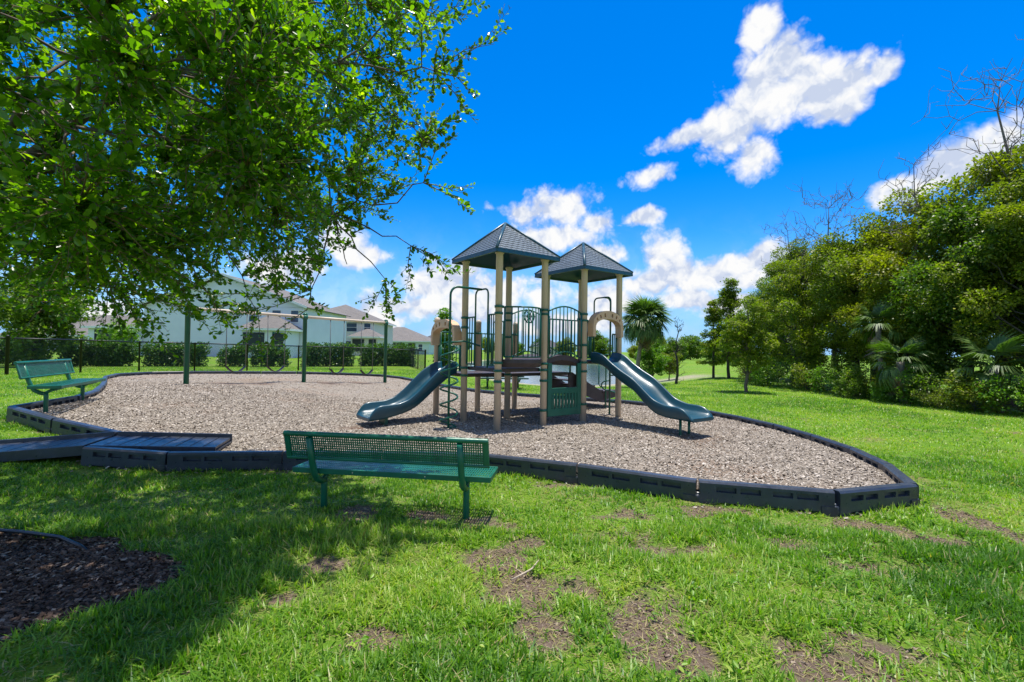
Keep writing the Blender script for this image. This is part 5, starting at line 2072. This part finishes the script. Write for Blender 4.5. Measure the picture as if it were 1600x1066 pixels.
limbs_t = np.array([(-2.2, 4.9, 5.4), (-1.6, 4.2, 4.1), (-2.0, 5.2, 3.0), (-3.6, 5.9, 3.2), (-5.4, 4.9, 3.6), (-5.0, 3.3, 5.2), (-3.4, 2.7, 4.4), (-3.8, 4.2, 6.6), (-2.6, 3.0, 3.4), (-4.6, 6.0, 5.0), (-4.9, 2.9, 3.3)])
wood = MB()
limb(wood, (0, 0, -.2), (-.05, .25, 2.6), .17, .11, r, .015, 5, 12)
fork = np.array([-.05, .25, 2.6])
paths = []
for q in limbs_t:
    p = limb(wood, fork + r.normal(0, .03, 3), q - ROOT, .042, .010, r, .05, 7, 8)
    paths.append(np.array(p))
allp = np.concatenate([p[2:] for p in paths])
sec_t = np.concatenate([crown_pts(120, .5, .86), near_pts(45, .5, .85), np.array([(-.75, 4.3, 4.1), (-.85, 4.4, 3.1), (-1.0, 4.6, 2.55), (-1.4, 5.2, 2.3), (-2.4, 5.6, 2.1), (-3.1, 5.7, 2.0), (-4.2, 5.6, 2.4), (-.9, 4.6, 3.6), (-1.9, 5.4, 2.5), (-.95, 4.2, 4.6), (-2.6, 2.2, 2.7), (-3.0, 2.4, 3.4), (-2.3, 2.5, 3.5)])])
sec = []
for q in sec_t - ROOT:
    k = np.argmin(np.linalg.norm(allp - q, axis=1) + .25 * (allp[:, 2] > q[2] + .3))
    p = limb(wood, allp[k], q, .011, .004, r, .035, 6, 6)
    sec.append(np.array(p))
wo = wood.build('trunk', M_BARK, oak)
secp = np.concatenate([p[1:] for p in sec])
secd = np.concatenate([np.gradient(p, axis=0)[1:] for p in sec])

LEAF4_V = [(0, 0, -.02), (-.27, .42, .07), (-.25, .78, .06), (0, 1, -.02), (.25, .78, .06), (.27, .42, .07)]
LEAF4_F = [(0, 3, 2, 1), (0, 5, 4, 3)]
# leafy twigs: some from every branch, plus the sprays that show against the sky
tw_t = np.concatenate([crown_pts(3100, .66, 1.03), crown_pts(500, .25, .66), near_pts(1250, .6, 1.02)])
hand = np.array([(-.10, 4.3, 4.50), (-.20, 4.3, 4.38), (-.38, 4.25, 3.85), (-.45, 4.2, 3.70), (-.47, 4.4, 3.02), (-.42, 4.4, 2.85), (-.62, 4.6, 2.28), (-.55, 4.6, 2.32), (-.80, 4.6, 2.30),
                 (-1.28, 4.8, 1.95), (-1.18, 4.8, 2.05), (-1.20, 4.7, 1.85), (-1.55, 5.0, 1.90), (-2.75, 5.2, 1.52), (-2.70, 5.1, 1.42), (-2.9, 5.2, 1.62), (-3.4, 5.6, 1.85), (-3.9, 5.6, 2.05), (-2.1, 5.2, 1.95), (-4.6, 5.6, 2.2),
                 (-.30, 4.35, 4.75), (-.52, 4.3, 4.15), (-.55, 4.2, 3.45), (-1.0, 4.7, 2.15)])
tw_t = np.concatenate([tw_t, hand])
frame_in = lambda P: (np.abs(P[:, 0]) < P[:, 1] * 1.13 + .2) & ((P[:, 2] - 1.55) < P[:, 1] * .80 + .2) & (P[:, 1] > 1.0)
ptsT, dirT, szT = [], [], []
twm = MB()
for i, q in enumerate(tw_t - ROOT):
    d2 = np.linalg.norm(secp - q, axis=1)
    k = np.argmin(d2)
    b = secp[k]
    L = np.linalg.norm(q - b)
    if L > .75:
        b = q + (b - q) * (.75 / L)
        b = b + r.normal(0, .03, 3)
    if L < .12: continue
    vis = frame_in((q + ROOT)[None])[0]
    if not vis and r.random() < .78: continue
    ax = (q - b)
    droop_v = np.array([0, 0, -.12 * np.linalg.norm(ax)])
    midp = (b + q) / 2 + r.normal(0, .035, 3) - droop_v * .4
    if vis or r.random() < .3:
        twm.tube([Vector(b), Vector(midp), Vector(q + droop_v * .3)], [.0055, .0040, .0018], 4, caps=False)
    def place(A, B, n):
        t = (np.arange(n) + r.random(n) * .8) / n
        P = A + (B - A) * t[:, None]
        ax_ = (B - A) / (np.linalg.norm(B - A) + 1e-9)
        sd = unit(n, r)
        sd -= (sd @ ax_)[:, None] * ax_
        sd /= np.linalg.norm(sd, axis=1, keepdims=True) + 1e-9
        D = ax_ * r.uniform(.3, .9, n)[:, None] + sd * r.uniform(.5, 1.0, n)[:, None] + np.array([0, 0, .12])
        return P, D
    nl = int(20 + 12 * min(L, .75)) if vis else 4
    size = r.uniform(.042, .064) if vis else .085
    for (A, B, m_) in ((b, midp, nl // 3), (midp, q, nl // 2)):
        P, D = place(A, B, max(2, m_))
        ptsT.append(P); dirT.append(D); szT.append(np.full(len(P), size))
    for _ in range(2 if vis else 0):                           # side twiglets
        s0 = b + (q - b) * r.uniform(.35, .9)
        s1 = s0 + (ax * .5 + r.normal(0, .10, 3) + np.array([0, 0, .03])) * r.uniform(.5, .9)
        if vis: twm.tube([Vector(s0), Vector(s1)], [.003, .0014], 3, caps=False)
        P, D = place(s0, s1, max(3, nl // 3))
        ptsT.append(P); dirT.append(D); szT.append(np.full(len(P), size * .92))
    P, D = place(q - ax * .08, q + ax * .05, 4)               # tuft at the tip
    ptsT.append(P); dirT.append(D); szT.append(np.full(len(P), size * .95))
twm.build('twigs', M_TWIG, oak)['kind'] = 'stuff'
PT, DT, ST = np.concatenate(ptsT), np.concatenate(dirT), np.concatenate(szT)
ST = ST * r.uniform(.75, 1.25, len(ST))
MT = frames(DT, .45, r) * ST[:, None, None]
RN = np.clip(r.normal(.42, .2, len(PT)) + .25 * (r.random(len(PT)) < .05), 0, 1)
WP = PT + ROOT
vis = frame_in(WP)
scr = np.where(vis, ST / WP[:, 1], 0)
pick = np.argsort(-scr)[:300]
rest_k = np.ones(len(PT), bool)
rest_k[pick] = False
crown = link('crown', stamp(LEAF4_V, LEAF4_F, MT[rest_k], PT[rest_k], {'rnd': RN[rest_k]}, 'crown', True), M_LEAF, oak)
crown['kind'] = 'stuff'
leaf_mes = []
for k in range(5):
    me_ = np_mesh('leaf', np.array(LEAF_V), np.concatenate([np.array(f) for f in LEAF_F]), [len(f) for f in LEAF_F], {'rnd': np.full(len(LEAF_V), .15 + .2 * k)}, True)
    me_.materials.append(M_LEAF)
    leaf_mes.append(me_)
for i in pick:
    o = link('leaf', leaf_mes[int(min(4, max(0, RN[i] * 5)))], None, crown)
    o.matrix_basis = Matrix.Translation(Vector(PT[i])) @ Matrix(MT[i].tolist()).to_4x4()
